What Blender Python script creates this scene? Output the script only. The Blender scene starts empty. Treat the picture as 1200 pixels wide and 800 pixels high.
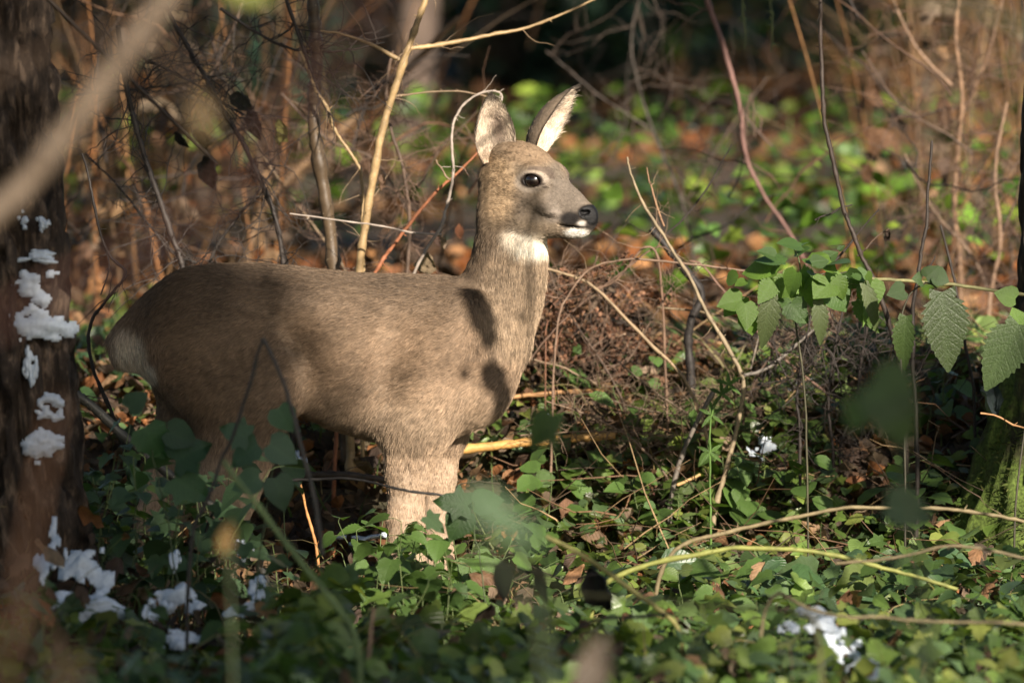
import bpy, math, random
import numpy as np
from mathutils import Vector, noise as mnoise

# ------------------------------------------------------------------ camera, world, sun, exposure
SC = bpy.context.scene
COL = SC.collection
PI = math.pi
CAM = np.array([0.0, -16.0, 1.6]); PITCH = 0.0645; FPX = 10000.0
cam_d = bpy.data.cameras.new('camera'); cam = bpy.data.objects.new('camera', cam_d); COL.objects.link(cam)
cam.location = CAM; cam.rotation_euler = (PI/2 - PITCH, 0, 0)
cam_d.sensor_width = 36; cam_d.lens = 300; cam_d.clip_start = 0.5; cam_d.clip_end = 800
cam_d.dof.use_dof = True; cam_d.dof.focus_distance = 15.95; cam_d.dof.aperture_fstop = 4.2
SC.camera = cam
SUN_AZ, SUN_EL = math.radians(27), math.radians(25)          # azimuth: right of the line from deer to camera
S = np.array([math.sin(SUN_AZ)*math.cos(SUN_EL), -math.cos(SUN_AZ)*math.cos(SUN_EL), math.sin(SUN_EL)])
W = bpy.data.worlds.new('World'); SC.world = W; W.use_nodes = True
nt = W.node_tree; bg = nt.nodes['Background']; sky = nt.nodes.new('ShaderNodeTexSky')
sky.sky_type = 'NISHITA'; sky.sun_disc = False; sky.sun_elevation = SUN_EL; sky.sun_rotation = PI - SUN_AZ
nt.links.new(sky.outputs[0], bg.inputs[0]); bg.inputs[1].default_value = 0.05
sl = bpy.data.lights.new('sun', 'SUN'); so = bpy.data.objects.new('sun', sl); COL.objects.link(so)
sl.energy = 5.0; sl.angle = math.radians(0.5); sl.color = (1.0, 0.89, 0.75)
so.rotation_euler = Vector(-S).to_track_quat('-Z', 'Y').to_euler(); so.location = (8, -12, 9)
SC.view_settings.view_transform = 'Standard'; SC.view_settings.look = 'None'
SC.view_settings.exposure = 1.25; SC.view_settings.gamma = 1; SC.view_settings.use_curve_mapping = False
SC.cycles.max_bounces = 6; SC.cycles.diffuse_bounces = 2; SC.cycles.glossy_bounces = 2
SC.cycles.transmission_bounces = 3; SC.cycles.transparent_max_bounces = 6

# ------------------------------------------------------------------ helpers
RNG = np.random.default_rng(7)
random.seed(7)
def at(px, py, Y):
    """world point seen at photograph pixel (px,py) on the upright plane y=Y"""
    a, b = (px-600)/FPX, (400-py)/FPX
    d = np.array([a, math.cos(PITCH)+b*math.sin(PITCH), -math.sin(PITCH)+b*math.cos(PITCH)])
    return CAM + d*((Y-CAM[1])/d[1])
def pxm(Y): return (Y+16.0)/FPX                                # metres per photograph pixel at depth Y
def sstep(a, b, x):
    t = np.clip((np.asarray(x, float)-a)/(b-a), 0, 1); return t*t*(3-2*t)
_n1 = np.random.default_rng(3)
_NP = [(_n1.uniform(-1,1,2)*f, _n1.uniform(0,6.28), 1/f**0.8) for f in (1.1,1.7,2.9,4.3,7.7,11.,17.)]
def hgt(x, y):
    """height of the ground"""
    x = np.asarray(x, float); y = np.asarray(y, float)
    z = 0.41*sstep(-0.05, 1.15, y) + 0.002*np.maximum(y-2.3, 0) + 0.00022*np.maximum(y-10, 0)**2
    z = z + 0.20*np.exp(-((x+1.05)**2/0.22+(y+0.9)**2/0.9)) + 0.10*np.exp(-((x-1.0)**2/0.12+(y-0.3)**2/0.4))
    for k, ph, am in _NP: z = z + 0.012*am*np.sin(k[0]*x+k[1]*y+ph)
    return z
def ground_at(px, py, y0=-6.0, y1=45.0):
    """the nearest ground point seen at a photograph pixel"""
    ys = np.arange(y0, y1, 0.02); P = np.array([at(px, py, q) for q in (0.0, 1.0)])
    d = P[1]-P[0]; X = P[0][0]+d[0]*ys; Z = P[0][2]+d[2]*ys
    k = np.argmax(hgt(X, ys) >= Z); return np.array([X[k], ys[k], hgt(X[k], ys[k])])
def nrm(v): v = np.asarray(v, float); return v/(np.linalg.norm(v, axis=-1, keepdims=True)+1e-12)

def tag(o, label=None, cat=None, group=None, kind=None):
    if label: o['label'] = label
    if cat: o['category'] = cat
    if group: o['group'] = group
    if kind: o['kind'] = kind
    return o
def empty(name, loc, label, cat, group=None):
    o = bpy.data.objects.new(name, None); COL.objects.link(o); o.location = loc; o.empty_display_size = 0.05
    return tag(o, label, cat, group)
def mesh_np(name, V, F, mat, col=None, parent=None, smooth=True, extra=None):
    """V (n,3); F list of (m,3)/(m,4) int arrays; coordinates are world ones, kept so under a parent"""
    me = bpy.data.meshes.new(name); V = np.asarray(V, np.float32)
    if parent is not None: V = V - np.array(parent.location, np.float32)
    F = [np.asarray(f, np.int32) for f in (F if isinstance(F, (list, tuple)) else [F]) if len(f)]
    nl = sum(f.size for f in F); npoly = sum(len(f) for f in F)
    me.vertices.add(len(V)); me.vertices.foreach_set('co', V.ravel())
    me.loops.add(nl); me.loops.foreach_set('vertex_index', np.concatenate([f.ravel() for f in F]))
    me.polygons.add(npoly); tot = np.concatenate([np.full(len(f), f.shape[1], np.int32) for f in F])
    me.polygons.foreach_set('loop_start', np.concatenate([[0], np.cumsum(tot)[:-1]]).astype(np.int32))
    me.polygons.foreach_set('use_smooth', np.full(npoly, smooth))
    me.update(calc_edges=True)
    if col is not None:
        c = np.ones((len(V), 4), np.float32); c[:, :3] = col
        me.attributes.new('col', 'FLOAT_COLOR', 'POINT').data.foreach_set('color', c.ravel())
    for k, v in (extra or {}).items():
        me.attributes.new(k, 'FLOAT_VECTOR', 'POINT').data.foreach_set('vector', np.asarray(v, np.float32).ravel())
    if mat: me.materials.append(mat)
    o = bpy.data.objects.new(name, me); COL.objects.link(o)
    if parent is not None: o.parent = parent
    return o
class MB:
    """collects pieces of one mesh"""
    def __init__(s): s.V=[]; s.Q=[]; s.T=[]; s.C=[]; s.L=[]; s.n=0
    def add(s, V, F, col, lv=None):
        V = np.asarray(V, float); F = np.asarray(F, int)+s.n
        (s.Q if F.shape[1] == 4 else s.T).append(F); s.V.append(V)
        c = np.empty((len(V), 3)); c[:] = col; s.C.append(c)
        l = np.zeros((len(V), 3)); 
        if lv is not None: l[:] = lv
        s.L.append(l); s.n += len(V)
    def build(s, name, mat, parent=None, kind=None, smooth=True):
        F = [np.concatenate(f) for f in (s.Q, s.T) if f]
        o = mesh_np(name, np.concatenate(s.V), F, mat, np.concatenate(s.C), parent, smooth, {'lv': np.concatenate(s.L)})
        if kind: o['kind'] = kind
        return o
def spline(P, n):
    P = np.asarray(P, float)
    if len(P) == 2: t = np.linspace(0, 1, n)[:, None]; return P[0]*(1-t)+P[1]*t
    Q = np.vstack([2*P[0]-P[1], P, 2*P[-1]-P[-2]]); m = len(P)-1; out = []
    for u in np.linspace(0, m-1e-6, n):
        i = int(u); t = u-i; a, b, c, d = Q[i:i+4]
        out.append(0.5*(2*b+(c-a)*t+(2*a-5*b+4*c-d)*t*t+(3*b-a-3*c+d)*t**3))
    return np.array(out)
def tube_mesh(P, R, k=6, cap=True):
    P = np.asarray(P, float); n = len(P); R = np.broadcast_to(np.asarray(R, float), (n,))
    T = nrm(np.gradient(P, axis=0)); ref = np.array([0.0, 1, 0]) if abs(T[0][1]) < 0.8 else np.array([1.0, 0, 0])
    U = nrm(np.cross(T, ref)); Vv = np.cross(T, U); a = np.arange(k)*2*PI/k
    V = P[:, None]+R[:, None, None]*(np.cos(a)[None, :, None]*U[:, None]+np.sin(a)[None, :, None]*Vv[:, None])
    i = np.arange(n-1)[:, None]*k; j = np.arange(k)[None]; j2 = (j+1) % k
    F = np.stack([i+j, i+j2, i+k+j2, i+k+j], -1).reshape(-1, 4)
    return V.reshape(-1, 3), F
def tube(mb, P, r0, r1, col, k=6, n=None, wob=0.0, knots=0.0, rng=RNG):
    """a tapering stem through P, slightly crooked and knotty"""
    if n: P = spline(P, n)
    P = np.array(P, float); m = len(P)
    if wob: 
        w = rng.normal(0, wob, (m, 3)); w[0] = 0; P = P + w
    R = np.linspace(r0, r1, m)
    if knots: R = R*(1+knots*(rng.random(m) > 0.75)+rng.normal(0, knots*0.25, m))
    V, F = tube_mesh(P, R, k)
    c = np.asarray(col, float)*(1+rng.normal(0, 0.10, (m, 1))); c = np.repeat(c, k, 0)
    lv = np.zeros((len(V), 3)); lv[:, 0] = np.repeat(np.linspace(0, 1, m), k)
    mb.add(V, F, np.clip(c, 0, 1), lv)
    e = nrm(P[-1]-P[-2])*R[-1]; mb.add(np.vstack([V[-k:], P[-1]+e]), [[q, (q+1) % k, k] for q in range(k)], col)
    return P

# ------------------------------------------------------------------ materials
def new_mat(name):
    m = bpy.data.materials.new(name); m.use_nodes = True; t = m.node_tree; b = t.nodes['Principled BSDF']
    return m, t, b
def N(t, typ, **kw):
    n = t.nodes.new(typ)
    for k, v in kw.items():
        if k in n.inputs: n.inputs[k].default_value = v
        else: setattr(n, k, v)
    return n
def mix_rgb(t, mode, fac, a, b):
    n = t.nodes.new('ShaderNodeMix'); n.data_type = 'RGBA'; n.blend_type = mode
    for s_, v in ((n.inputs[0], fac), (n.inputs[6], a), (n.inputs[7], b)):
        if hasattr(v, 'is_output'): t.links.new(v, s_)
        else: s_.default_value = v if not isinstance(v, tuple) or len(v) == 4 else (*v, 1)
    return n.outputs[2]
def ramp(t, fac, stops):
    r = t.nodes.new('ShaderNodeValToRGB'); t.links.new(fac, r.inputs[0]); e = r.color_ramp.elements
    while len(e) < len(stops): e.new(0.5)
    for el, (p, c) in zip(e, stops): el.position = p; el.color = (*c, 1) if not isinstance(c, float) else (c, c, c, 1)
    return r.outputs[0]
def mat_attr(name, rough=0.7, spec=0.3, nscale=40, namp=0.35, bump=0.3, trans=0.0, obj_rand=0.0, veins=False):
    """colour from the thing's own 'col' attribute, broken up by noise"""
    m, t, b = new_mat(name)
    a = N(t, 'ShaderNodeAttribute', attribute_name='col'); tc = N(t, 'ShaderNodeTexCoord')
    nz = N(t, 'ShaderNodeTexNoise', Scale=nscale, Detail=5.0, Roughness=0.65); t.links.new(tc.outputs['Object'], nz.inputs['Vector'])
    v = ramp(t, nz.outputs[0], [(0.25, 1-namp), (0.75, 1+namp*0.6)])
    c = mix_rgb(t, 'MULTIPLY', 1.0, a.outputs['Color'], v)
    if obj_rand:
        oi = N(t, 'ShaderNodeObjectInfo'); hs = N(t, 'ShaderNodeHueSaturation')
        mr = N(t, 'ShaderNodeMapRange'); t.links.new(oi.outputs['Random'], mr.inputs[0]); mr.inputs[3].default_value = 1-obj_rand; mr.inputs[4].default_value = 1+obj_rand
        t.links.new(mr.outputs[0], hs.inputs['Value']); t.links.new(c, hs.inputs['Color']); c = hs.outputs[0]
    h = nz.outputs[0]
    if veins:
        lv = N(t, 'ShaderNodeAttribute', attribute_name='lv'); sp = N(t, 'ShaderNodeSeparateXYZ'); t.links.new(lv.outputs['Vector'], sp.inputs[0])
        ab = N(t, 'ShaderNodeMath', operation='ABSOLUTE'); t.links.new(sp.outputs[1], ab.inputs[0])
        # side veins: saw of (along - 0.6*across)
        m1 = N(t, 'ShaderNodeMath', operation='MULTIPLY_ADD'); t.links.new(ab.outputs[0], m1.inputs[0]); m1.inputs[1].default_value = -0.75; t.links.new(sp.outputs[0], m1.inputs[2])
        m2 = N(t, 'ShaderNodeMath', operation='MULTIPLY'); t.links.new(m1.outputs[0], m2.inputs[0]); m2.inputs[1].default_value = 7.0
        m3 = N(t, 'ShaderNodeMath', operation='PINGPONG'); t.links.new(m2.outputs[0], m3.inputs[0]); m3.inputs[1].default_value = 0.5
        vr = ramp(t, m3.outputs[0], [(0.0, 1.0), (0.16, 0.0)])
        mr = ramp(t, ab.outputs[0], [(0.0, 1.0), (0.07, 0.0)])
        vv = N(t, 'ShaderNodeMath', operation='MAXIMUM'); t.links.new(vr, vv.inputs[0]); t.links.new(mr, vv.inputs[1])
        k = N(t, 'ShaderNodeMath', operation='MULTIPLY'); t.links.new(vv.outputs[0], k.inputs[0]); k.inputs[1].default_value = 0.22
        c = mix_rgb(t, 'MIX', k.outputs[0], c, mix_rgb(t, 'ADD', 1.0, c, (0.03, 0.05, 0.02)))
        hh = N(t, 'ShaderNodeMath', operation='MULTIPLY_ADD'); t.links.new(vv.outputs[0], hh.inputs[0]); hh.inputs[1].default_value = -0.25; t.links.new(nz.outputs[0], hh.inputs[2]); h = hh.outputs[0]
    t.links.new(c, b.inputs['Base Color']); b.inputs['Roughness'].default_value = rough; b.inputs['Specular IOR Level'].default_value = spec
    if bump:
        bp = N(t, 'ShaderNodeBump', Strength=bump, Distance=0.004); t.links.new(h, bp.inputs['Height']); t.links.new(bp.outputs[0], b.inputs['Normal'])
    if trans:
        tr = N(t, 'ShaderNodeBsdfTranslucent'); t.links.new(mix_rgb(t, 'MULTIPLY', 1.0, c, (1.5, 1.6, 0.7)), tr.inputs[0])
        ms = N(t, 'ShaderNodeMixShader'); ms.inputs[0].default_value = trans
        t.links.new(b.outputs[0], ms.inputs[1]); t.links.new(tr.outputs[0], ms.inputs[2]); t.links.new(ms.outputs[0], t.nodes['Material Output'].inputs[0])
    return m
M_TWIG = mat_attr('twig_bark', 0.6, 0.35, 60, 0.45, 0.4)
M_LEAF = mat_attr('green_leaf', 0.36, 0.5, 30, 0.35, 0.5, trans=0.36, obj_rand=0.3, veins=True)
M_DEAD = mat_attr('withered_leaf', 0.65, 0.35, 45, 0.5, 0.8, trans=0.25, obj_rand=0.25, veins=True)
M_COAT = mat_attr('deer_skin', 0.75, 0.15, 180, 0.4, 0.3)
def wet_nose():
    t = M_COAT.node_tree; b = t.nodes['Principled BSDF']; a = [n for n in t.nodes if n.type == 'ATTRIBUTE'][0]; tc = [n for n in t.nodes if n.type == 'TEX_COORD'][0]
    sp = N(t, 'ShaderNodeSeparateColor'); t.links.new(a.outputs['Color'], sp.inputs[0]); k = ramp(t, sp.outputs[0], [(.010, 1.0), (.017, 0.0)])
    t.links.new(ramp(t, k, [(0.0, .75), (1.0, .46)]), b.inputs['Roughness']); t.links.new(ramp(t, k, [(0.0, .15), (1.0, .26)]), b.inputs['Specular IOR Level'])
    vo = N(t, 'ShaderNodeTexVoronoi', Scale=700.0); t.links.new(tc.outputs['Object'], vo.inputs['Vector']); m1 = N(t, 'ShaderNodeMath', operation='MULTIPLY'); t.links.new(vo.outputs['Distance'], m1.inputs[0]); t.links.new(k, m1.inputs[1])
    bp = N(t, 'ShaderNodeBump', Strength=.6, Distance=.0012); t.links.new(m1.outputs[0], bp.inputs['Height']); t.links.new(b.inputs['Normal'].links[0].from_socket, bp.inputs['Normal']); t.links.new(bp.outputs[0], b.inputs['Normal'])
wet_nose()
# ------------------------------------------------------------------ ground
def build_ground():
    def axis(lo, hi, f0, f1, st, far):
        a = list(np.arange(f0, f1, st)); s_ = st
        x = f1
        while x < hi: a.append(x); s_ *= 1.25; x += s_
        x = f0; s_ = st
        while x > lo: s_ *= 1.25; x -= s_; a.insert(0, x)
        return np.array(a)
    xs = axis(-130, 130, -2.4, 2.4, 0.04, 0); ys = axis(-40, 260, -6, 4, 0.04, 0)
    X, Y = np.meshgrid(xs, ys, indexing='ij'); Z = hgt(X, np.minimum(Y, 60)) + np.maximum(Y-60, 0)*0.03
    n = X.shape[1]; i = np.arange(len(xs)-1)[:, None]*n; j = np.arange(n-1)[None]
    rough = np.zeros_like(X)
    for k in range(14):
        kv = RNG.normal(0, 26, 2); rough += np.sin(kv[0]*X+kv[1]*Y+RNG.uniform(0, 6.28))
    Z = Z + 0.0035*rough*(np.abs(X) < 2.4)*(Y < 4)*(Y > -6)
    m, t, b = new_mat('forest_soil'); tc = N(t, 'ShaderNodeTexCoord')
    n1 = N(t, 'ShaderNodeTexNoise', Scale=2.2, Detail=8.0, Roughness=.7); n2 = N(t, 'ShaderNodeTexNoise', Scale=45.0, Detail=6.0, Roughness=.7)
    for q in (n1, n2): t.links.new(tc.outputs['Object'], q.inputs['Vector'])
    c = ramp(t, n1.outputs[0], [(.3, (.030, .022, .014)), (.5, (.075, .045, .025)), (.62, (.05, .055, .022)), (.8, (.10, .065, .035))])
    c = mix_rgb(t, 'MULTIPLY', 1.0, c, ramp(t, n2.outputs[0], [(.3, .45), (.7, 1.4)])); t.links.new(c, b.inputs['Base Color'])
    b.inputs['Roughness'].default_value = .85
    bp = N(t, 'ShaderNodeBump', Strength=.9, Distance=.02); t.links.new(n2.outputs[0], bp.inputs['Height']); t.links.new(bp.outputs[0], b.inputs['Normal'])
    o = mesh_np('ground', np.stack([X, Y, Z], -1).reshape(-1, 3), [np.stack([i+j, i+n+j, i+n+j+1, i+j+1], -1).reshape(-1, 4)], m)
    tag(o, 'dark woodland soil under the leaves', None, None, 'structure')
build_ground()

# ------------------------------------------------------------------ leaf shapes (along x from the stalk, across y, blade normal z)
def leaf_shape(half, fold=.22, droop=.25, wav=0.0, rows=None):
    """half: outline points (u, v>=0) from stalk to tip; the blade folds on its midrib and droops to the tip"""
    h = np.array(half, float); n = len(h); mu = np.clip(h[:, 0], 0, 1); V = []; L = []
    for u in mu: V.append((u, 0, -droop*u*u)); L.append((u, 0, 0))
    for s_ in (1, -1):
        for k, (u, v) in enumerate(h):
            V.append((u, s_*v, fold*v-droop*max(u, 0)**2+wav*math.sin(k*2.1+s_))); L.append((u, s_*v, 0))
    F = []
    for k in range(n-1):
        a, b, c, d = k, k+1, n+k+1, n+k; F += [(a, b, c), (a, c, d)]
        c, d = 2*n+k+1, 2*n+k; F += [(a, c, b), (a, d, c)]
    return np.array(V), np.array(F), np.array(L)
HEART = leaf_shape([(0,.02),(-.10,.24),(.08,.44),(.34,.47),(.62,.33),(.86,.13),(1,0)])
HEART2 = leaf_shape([(0,.02),(-.05,.30),(.16,.48),(.30,.42),(.44,.45),(.60,.30),(.76,.26),(1,0)], .15, .45, .03)
IVY = leaf_shape([(0,.02),(-.12,.16),(-.10,.40),(.14,.34),(.34,.56),(.44,.30),(.66,.26),(1,0)], .18, .2, .02)
ROUND = leaf_shape([(0,.03),(.12,.36),(.42,.5),(.74,.4),(1,0)], .2, .25)
OVAL = leaf_shape([(0,.01),(.2,.2),(.45,.26),(.75,.16),(1,0)], .3, .35)
def serrate(wd, teeth, fold, droop, heart=.0):
    P = [(0, .01)]
    if heart: P.append((-heart, wd*.55))
    for k in range(teeth):
        u = (k+.6)/teeth; w = wd*(math.sin(PI*min(1, u**.62))**.85)
        P.append((u, w*1.10)); P.append((u+.22/teeth, w*.90))
    P.append((1, 0)); return leaf_shape(P, fold, droop)
NETTLE = serrate(.30, 9, .25, .30, .04); NETTLE_W = serrate(.36, 11, .12, .12, .06)
CURL = leaf_shape([(0,.02),(.15,.28),(.4,.42),(.7,.33),(1,0)], .9, -.5, .09)
CURL2 = leaf_shape([(0,.02),(.12,.2),(.35,.40),(.6,.25),(.8,.28),(1,0)], -.6, .7, .12)
def crumple(wd, seed, amp=.16, roll=1.1):
    r = np.random.default_rng(seed); nu, nv = 9, 8; V = []; L = []
    for i in range(nu):
        u = i/(nu-1); w = wd*(math.sin(PI*min(1, .04+u*.95))**.7)*(1+.13*math.sin(u*15+seed))
        for j in range(nv):
            v = j/(nv-1)*2-1; a = v*roll*(1-.3*u); q = Vector((u*3.1+seed*5, v*2.3, seed)); d = mnoise.noise(q)*amp*1.6+mnoise.noise(q*2.3)*amp
            V.append((u+.06*mnoise.noise(q*1.7+Vector((3, 0, 0))), w*math.sin(a)/roll*1.3+.05*d, w*(1-math.cos(a))/roll*1.6+d-.25*u*u)); L.append((u, v*wd, 0))
    F = []
    for i in range(nu-1):
        for j in range(nv-1): a = i*nv+j; F += [(a, a+1, a+nv+1), (a, a+nv+1, a+nv)]
    return np.array(V), np.array(F), np.array(L)
CRUMP, CRUMP2, CRUMP3 = crumple(.42, 1), crumple(.32, 4, .22, 1.6), crumple(.5, 8, .12, .7)
BLADE = (np.array([(0,.5,0),(0,-.5,0),(.35,.45,.0),(.35,-.45,.0),(.7,.3,-.08),(.7,-.3,-.08),(1,0,-.25)]), np.array([(0,1,3),(0,3,2),(2,3,5),(2,5,4),(4,5,6)]), np.array([(0,.5,0),(0,-.5,0),(.35,.4,0),(.35,-.4,0),(.7,.3,0),(.7,-.3,0),(1,0,0)]))
def frames(along, normal):
    a = nrm(along); n_ = normal-a*(a*normal).sum(-1, keepdims=True); n_ = nrm(n_); return a, np.cross(n_, a), n_
def strew(mb, shape, pos, along, normal, size, col, width=1.0):
    """many leaves of one shape into one builder (numpy arrays over leaves)"""
    V, F, L = shape; n = len(pos)
    if n == 0: return
    a, b, c = frames(np.asarray(along, float), np.asarray(normal, float)); size = np.broadcast_to(size, (n,))[:, None, None]; width = np.broadcast_to(width, (n,))[:, None, None]
    P = pos[:, None]+size*(V[None, :, 0:1]*a[:, None]+V[None, :, 1:2]*width*b[:, None]+V[None, :, 2:3]*c[:, None])
    Fa = (F[None]+(np.arange(n)*len(V))[:, None, None]).reshape(-1, 3)
    C = np.repeat(np.broadcast_to(col, (n, 3)), len(V), 0)
    mb.add(P.reshape(-1, 3), Fa, C, np.tile(L, (n, 1)))
def updir(n, tilt, rng=RNG):
    v = rng.normal(0, tilt, (n, 3)); v[:, 2] = 1; return nrm(v)
def anydir(n, rise=0.0, rng=RNG):
    a = rng.uniform(0, 2*PI, n); return np.stack([np.cos(a), np.sin(a), np.full(n, rise)+rng.normal(0, .2, n)], 1)
GREENS = np.array([(.085,.135,.028),(.11,.17,.035),(.06,.105,.03),(.14,.19,.04),(.08,.13,.05),(.18,.21,.05),(.12,.17,.055)])
BROWNS = np.array([(.13,.066,.036),(.19,.10,.05),(.085,.05,.034),(.25,.15,.08),(.055,.036,.027),(.18,.125,.085),(.22,.09,.035),(.10,.07,.045),(.07,.045,.03)])
def pick(pal, n, rng=RNG, var=.18): return np.clip(pal[rng.integers(0, len(pal), n)]*(1+rng.normal(0, var, (n, 1))), .004, .9)
_LM = {}
def leaf_mesh(key, shape, col):
    if key not in _LM:
        V, F, L = shape; me = bpy.data.meshes.new('leaf'); me.from_pydata(V.tolist(), [], F.tolist()); me.update()
        me.polygons.foreach_set('use_smooth', [True]*len(F))
        c = np.ones((len(V), 4), np.float32); c[:, :3] = col; me.attributes.new('col', 'FLOAT_COLOR', 'POINT').data.foreach_set('color', c.ravel())
        me.attributes.new('lv', 'FLOAT_VECTOR', 'POINT').data.foreach_set('vector', L.astype(np.float32).ravel())
        _LM[key] = me
    return _LM[key]
from mathutils import Matrix
def leaf_obj(parent, key, shape, col, mat, pos, along, normal, size, width=1.0, name='leaf'):
    me = leaf_mesh(key, shape, col)
    if not me.materials: me.materials.append(mat)
    a, b, c = frames(np.asarray(along, float)[None], np.asarray(normal, float)[None]); a, b, c = a[0]*size, b[0]*size*width, c[0]*size
    o = bpy.data.objects.new(name, me); COL.objects.link(o)
    p = np.asarray(pos, float)-(np.array(parent.location) if parent else 0)
    M = Matrix(((a[0], b[0], c[0], p[0]), (a[1], b[1], c[1], p[1]), (a[2], b[2], c[2], p[2]), (0, 0, 0, 1)))
    o.parent = parent; o.matrix_basis = M
    return o
# ------------------------------------------------------------------ the roe deer
def build_deer():
    HY = math.tan(math.radians(24))                              # head turned towards the camera
    def D(px, py, y=0.0): return at(px, py, y)
    xs = np.concatenate([np.arange(-0.80, -0.085, 0.005), np.arange(-0.085, 0.20, 0.0024)])
    ys = np.arange(-0.19, 0.185, 0.0032)
    zs = np.concatenate([np.arange(-0.01, 0.72, 0.005), np.arange(0.72, 1.0, 0.0024)])
    F = np.full((len(xs), len(ys), len(zs)), 0.2, np.float32)
    def region(lo, hi, pad):
        sl = []
        for a, l, h in zip((xs, ys, zs), lo, hi):
            i0 = max(0, np.searchsorted(a, l-pad)-1); i1 = min(len(a), np.searchsorted(a, h+pad)+1); sl.append(slice(i0, i1))
        return tuple(sl), xs[sl[0]][:, None, None], ys[sl[1]][None, :, None], zs[sl[2]][None, None, :]
    def smin(a, b, k):
        h = np.maximum(k-np.abs(a-b), 0)/k; return np.minimum(a, b)-h*h*k*0.25
    def put(sl, d, k): F[sl] = smin(F[sl], d.astype(np.float32), k)
    def cut(sl, d, k): F[sl] = -smin(-F[sl], d.astype(np.float32), k)
    def chain(pts, k=0.03, lat=1.0, yaw=0.0, mode=put, first_y=None):
        """pts: (px,py,y,r_px); lateral thickness scaled by lat; lateral axis turned by yaw"""
        C = np.array([D(p[0], p[1], p[2]) for p in pts]); R = np.array([p[3]*pxm(p[2]) for p in pts])
        for i in range(len(C)-1):
            a, b = C[i], C[i+1]; ra, rb = R[i], R[i+1]
            lo = np.minimum(a-ra, b-rb); hi = np.maximum(a+ra, b+rb)
            sl, X, Y, Z = region(lo, hi, k+0.01)
            cy, sy = math.cos(yaw), math.sin(yaw)
            def loc(x, y, z):
                # forward axis (cy,-sy), lateral axis (sy,cy)
                return x*cy-y*sy, (x*sy+y*cy)/lat, z
            ax, ay, az = loc(*a); bx, by, bz = loc(*b); x, y, z = loc(X, Y, Z)
            dx, dy, dz = bx-ax, by-ay, bz-az; L = dx*dx+dy*dy+dz*dz
            t = np.clip(((x-ax)*dx+(y-ay)*dy+(z-az)*dz)/L, 0, 1)
            q = np.sqrt((x-ax-t*dx)**2+(y-ay-t*dy)**2+(z-az-t*dz)**2)-(ra+(rb-ra)*t)
            mode(sl, q*(0.5+0.5*min(lat, 1)), k)
    def ell(c, rad, k=0.02, rot=0.0, yaw=0.0, mode=put):
        """ellipsoid: rad (along, lateral, up); rot = pitch down of its long axis, yaw = turn to the camera"""
        c = np.asarray(c); m = max(rad)
        sl, X, Y, Z = region(c-m, c+m, k+0.005)
        x, y, z = X-c[0], Y-c[1], Z-c[2]
        cy, sy = math.cos(yaw), math.sin(yaw); x, y = x*cy-y*sy, x*sy+y*cy
        cr, sr = math.cos(rot), math.sin(rot); x, z = x*cr-z*sr, x*sr+z*cr
        q = np.sqrt((x/rad[0])**2+(y/rad[1])**2+(z/rad[2])**2)
        g = np.sqrt((x/rad[0]**2)**2+(y/rad[1]**2)**2+(z/rad[2]**2)**2)+1e-6
        mode(sl, q*(q-1)/g, k)
    # trunk: sections along x (px, top, bottom, half width)
    T = np.array([(136,392,404,.012),(141,382,422,.030),(157,356,432,.056),(184,333,452,.084),(215,317,478,.110),(250,310,480,.118),
                  (300,309,473,.118),(340,312,480,.122),(390,318,501,.126),(440,322,516,.130),(490,322,520,.122),(530,324,513,.108),
                  (558,334,497,.088),(580,352,480,.064),(595,380,455,.040),(602,405,432,.015)], float)
    tx = (T[:, 0]-600)*pxm(0); tt = np.array([D(600, v)[2] for v in T[:, 1]]); tb = np.array([D(600, v)[2] for v in T[:, 2]])
    def dense(a): 
        q = np.linspace(tx[0], tx[-1], 400); v = np.interp(q, tx, a); kk = np.hanning(25); kk /= kk.sum()
        return q, np.convolve(np.pad(v, 12, 'edge'), kk, 'valid')
    q, ttd = dense(tt); _, tbd = dense(tb); _, twd = dense(T[:, 3])
    sl, X, Y, Z = region((tx[0], -0.14, tb.min()), (tx[-1], 0.14, tt.max()), 0.05)
    top = np.interp(X, q, ttd); bot = np.interp(X, q, tbd); w = np.interp(X, q, twd)
    zc = (top+bot)/2+0.01; hh = np.where(Z > zc, top-zc, zc-bot); e = 2.25
    k_ = (np.abs(Y/w)**e+np.abs((Z-zc)/hh)**e)**(1/e)
    dx = np.maximum(np.maximum(tx[0]-X, X-tx[-1]), 0)
    put(sl, (k_-1)*np.minimum(w, hh)*0.9+dx, 0.03)
    # neck
    chain([(535,425,0,62),(572,390,0,47),(590,345,0,41),(597,308,-.002,37.5),(600,270,-.006,34),(597,238,-.008,30),(594,217,-.006,26)], 0.035, 0.88, math.radians(6))
    # shoulder, upper arm, haunch
    for sg in (-1, 1):
        ell(D(522,420,.082*sg), (.060,.045,.135), 0.035, 0.40)                            # shoulder blade and upper arm
        ell(D(505,470,.088*sg), (.055,.036,.055), 0.03, 0.3)
        ell(D(455,425,.143*sg), (.026,.036,.105), 0.05, 0.25, 0, cut)                      # hollow behind the shoulder
        ell(D(348,432,.145*sg), (.030,.046,.090), 0.06, -0.25, 0, cut)                     # hollow before the thigh
        ell(D(172,462,.120*sg), (.034,.055,.07), 0.05, -0.6, 0, cut)                       # below the seat bone
    ell(D(562,448,-.02), (.055,.07,.055), 0.05)
    ell(D(247,405,-.072), (.105,.062,.145), 0.04, -0.35); ell(D(240,405,.072), (.105,.062,.145), 0.04, -0.35)
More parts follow.
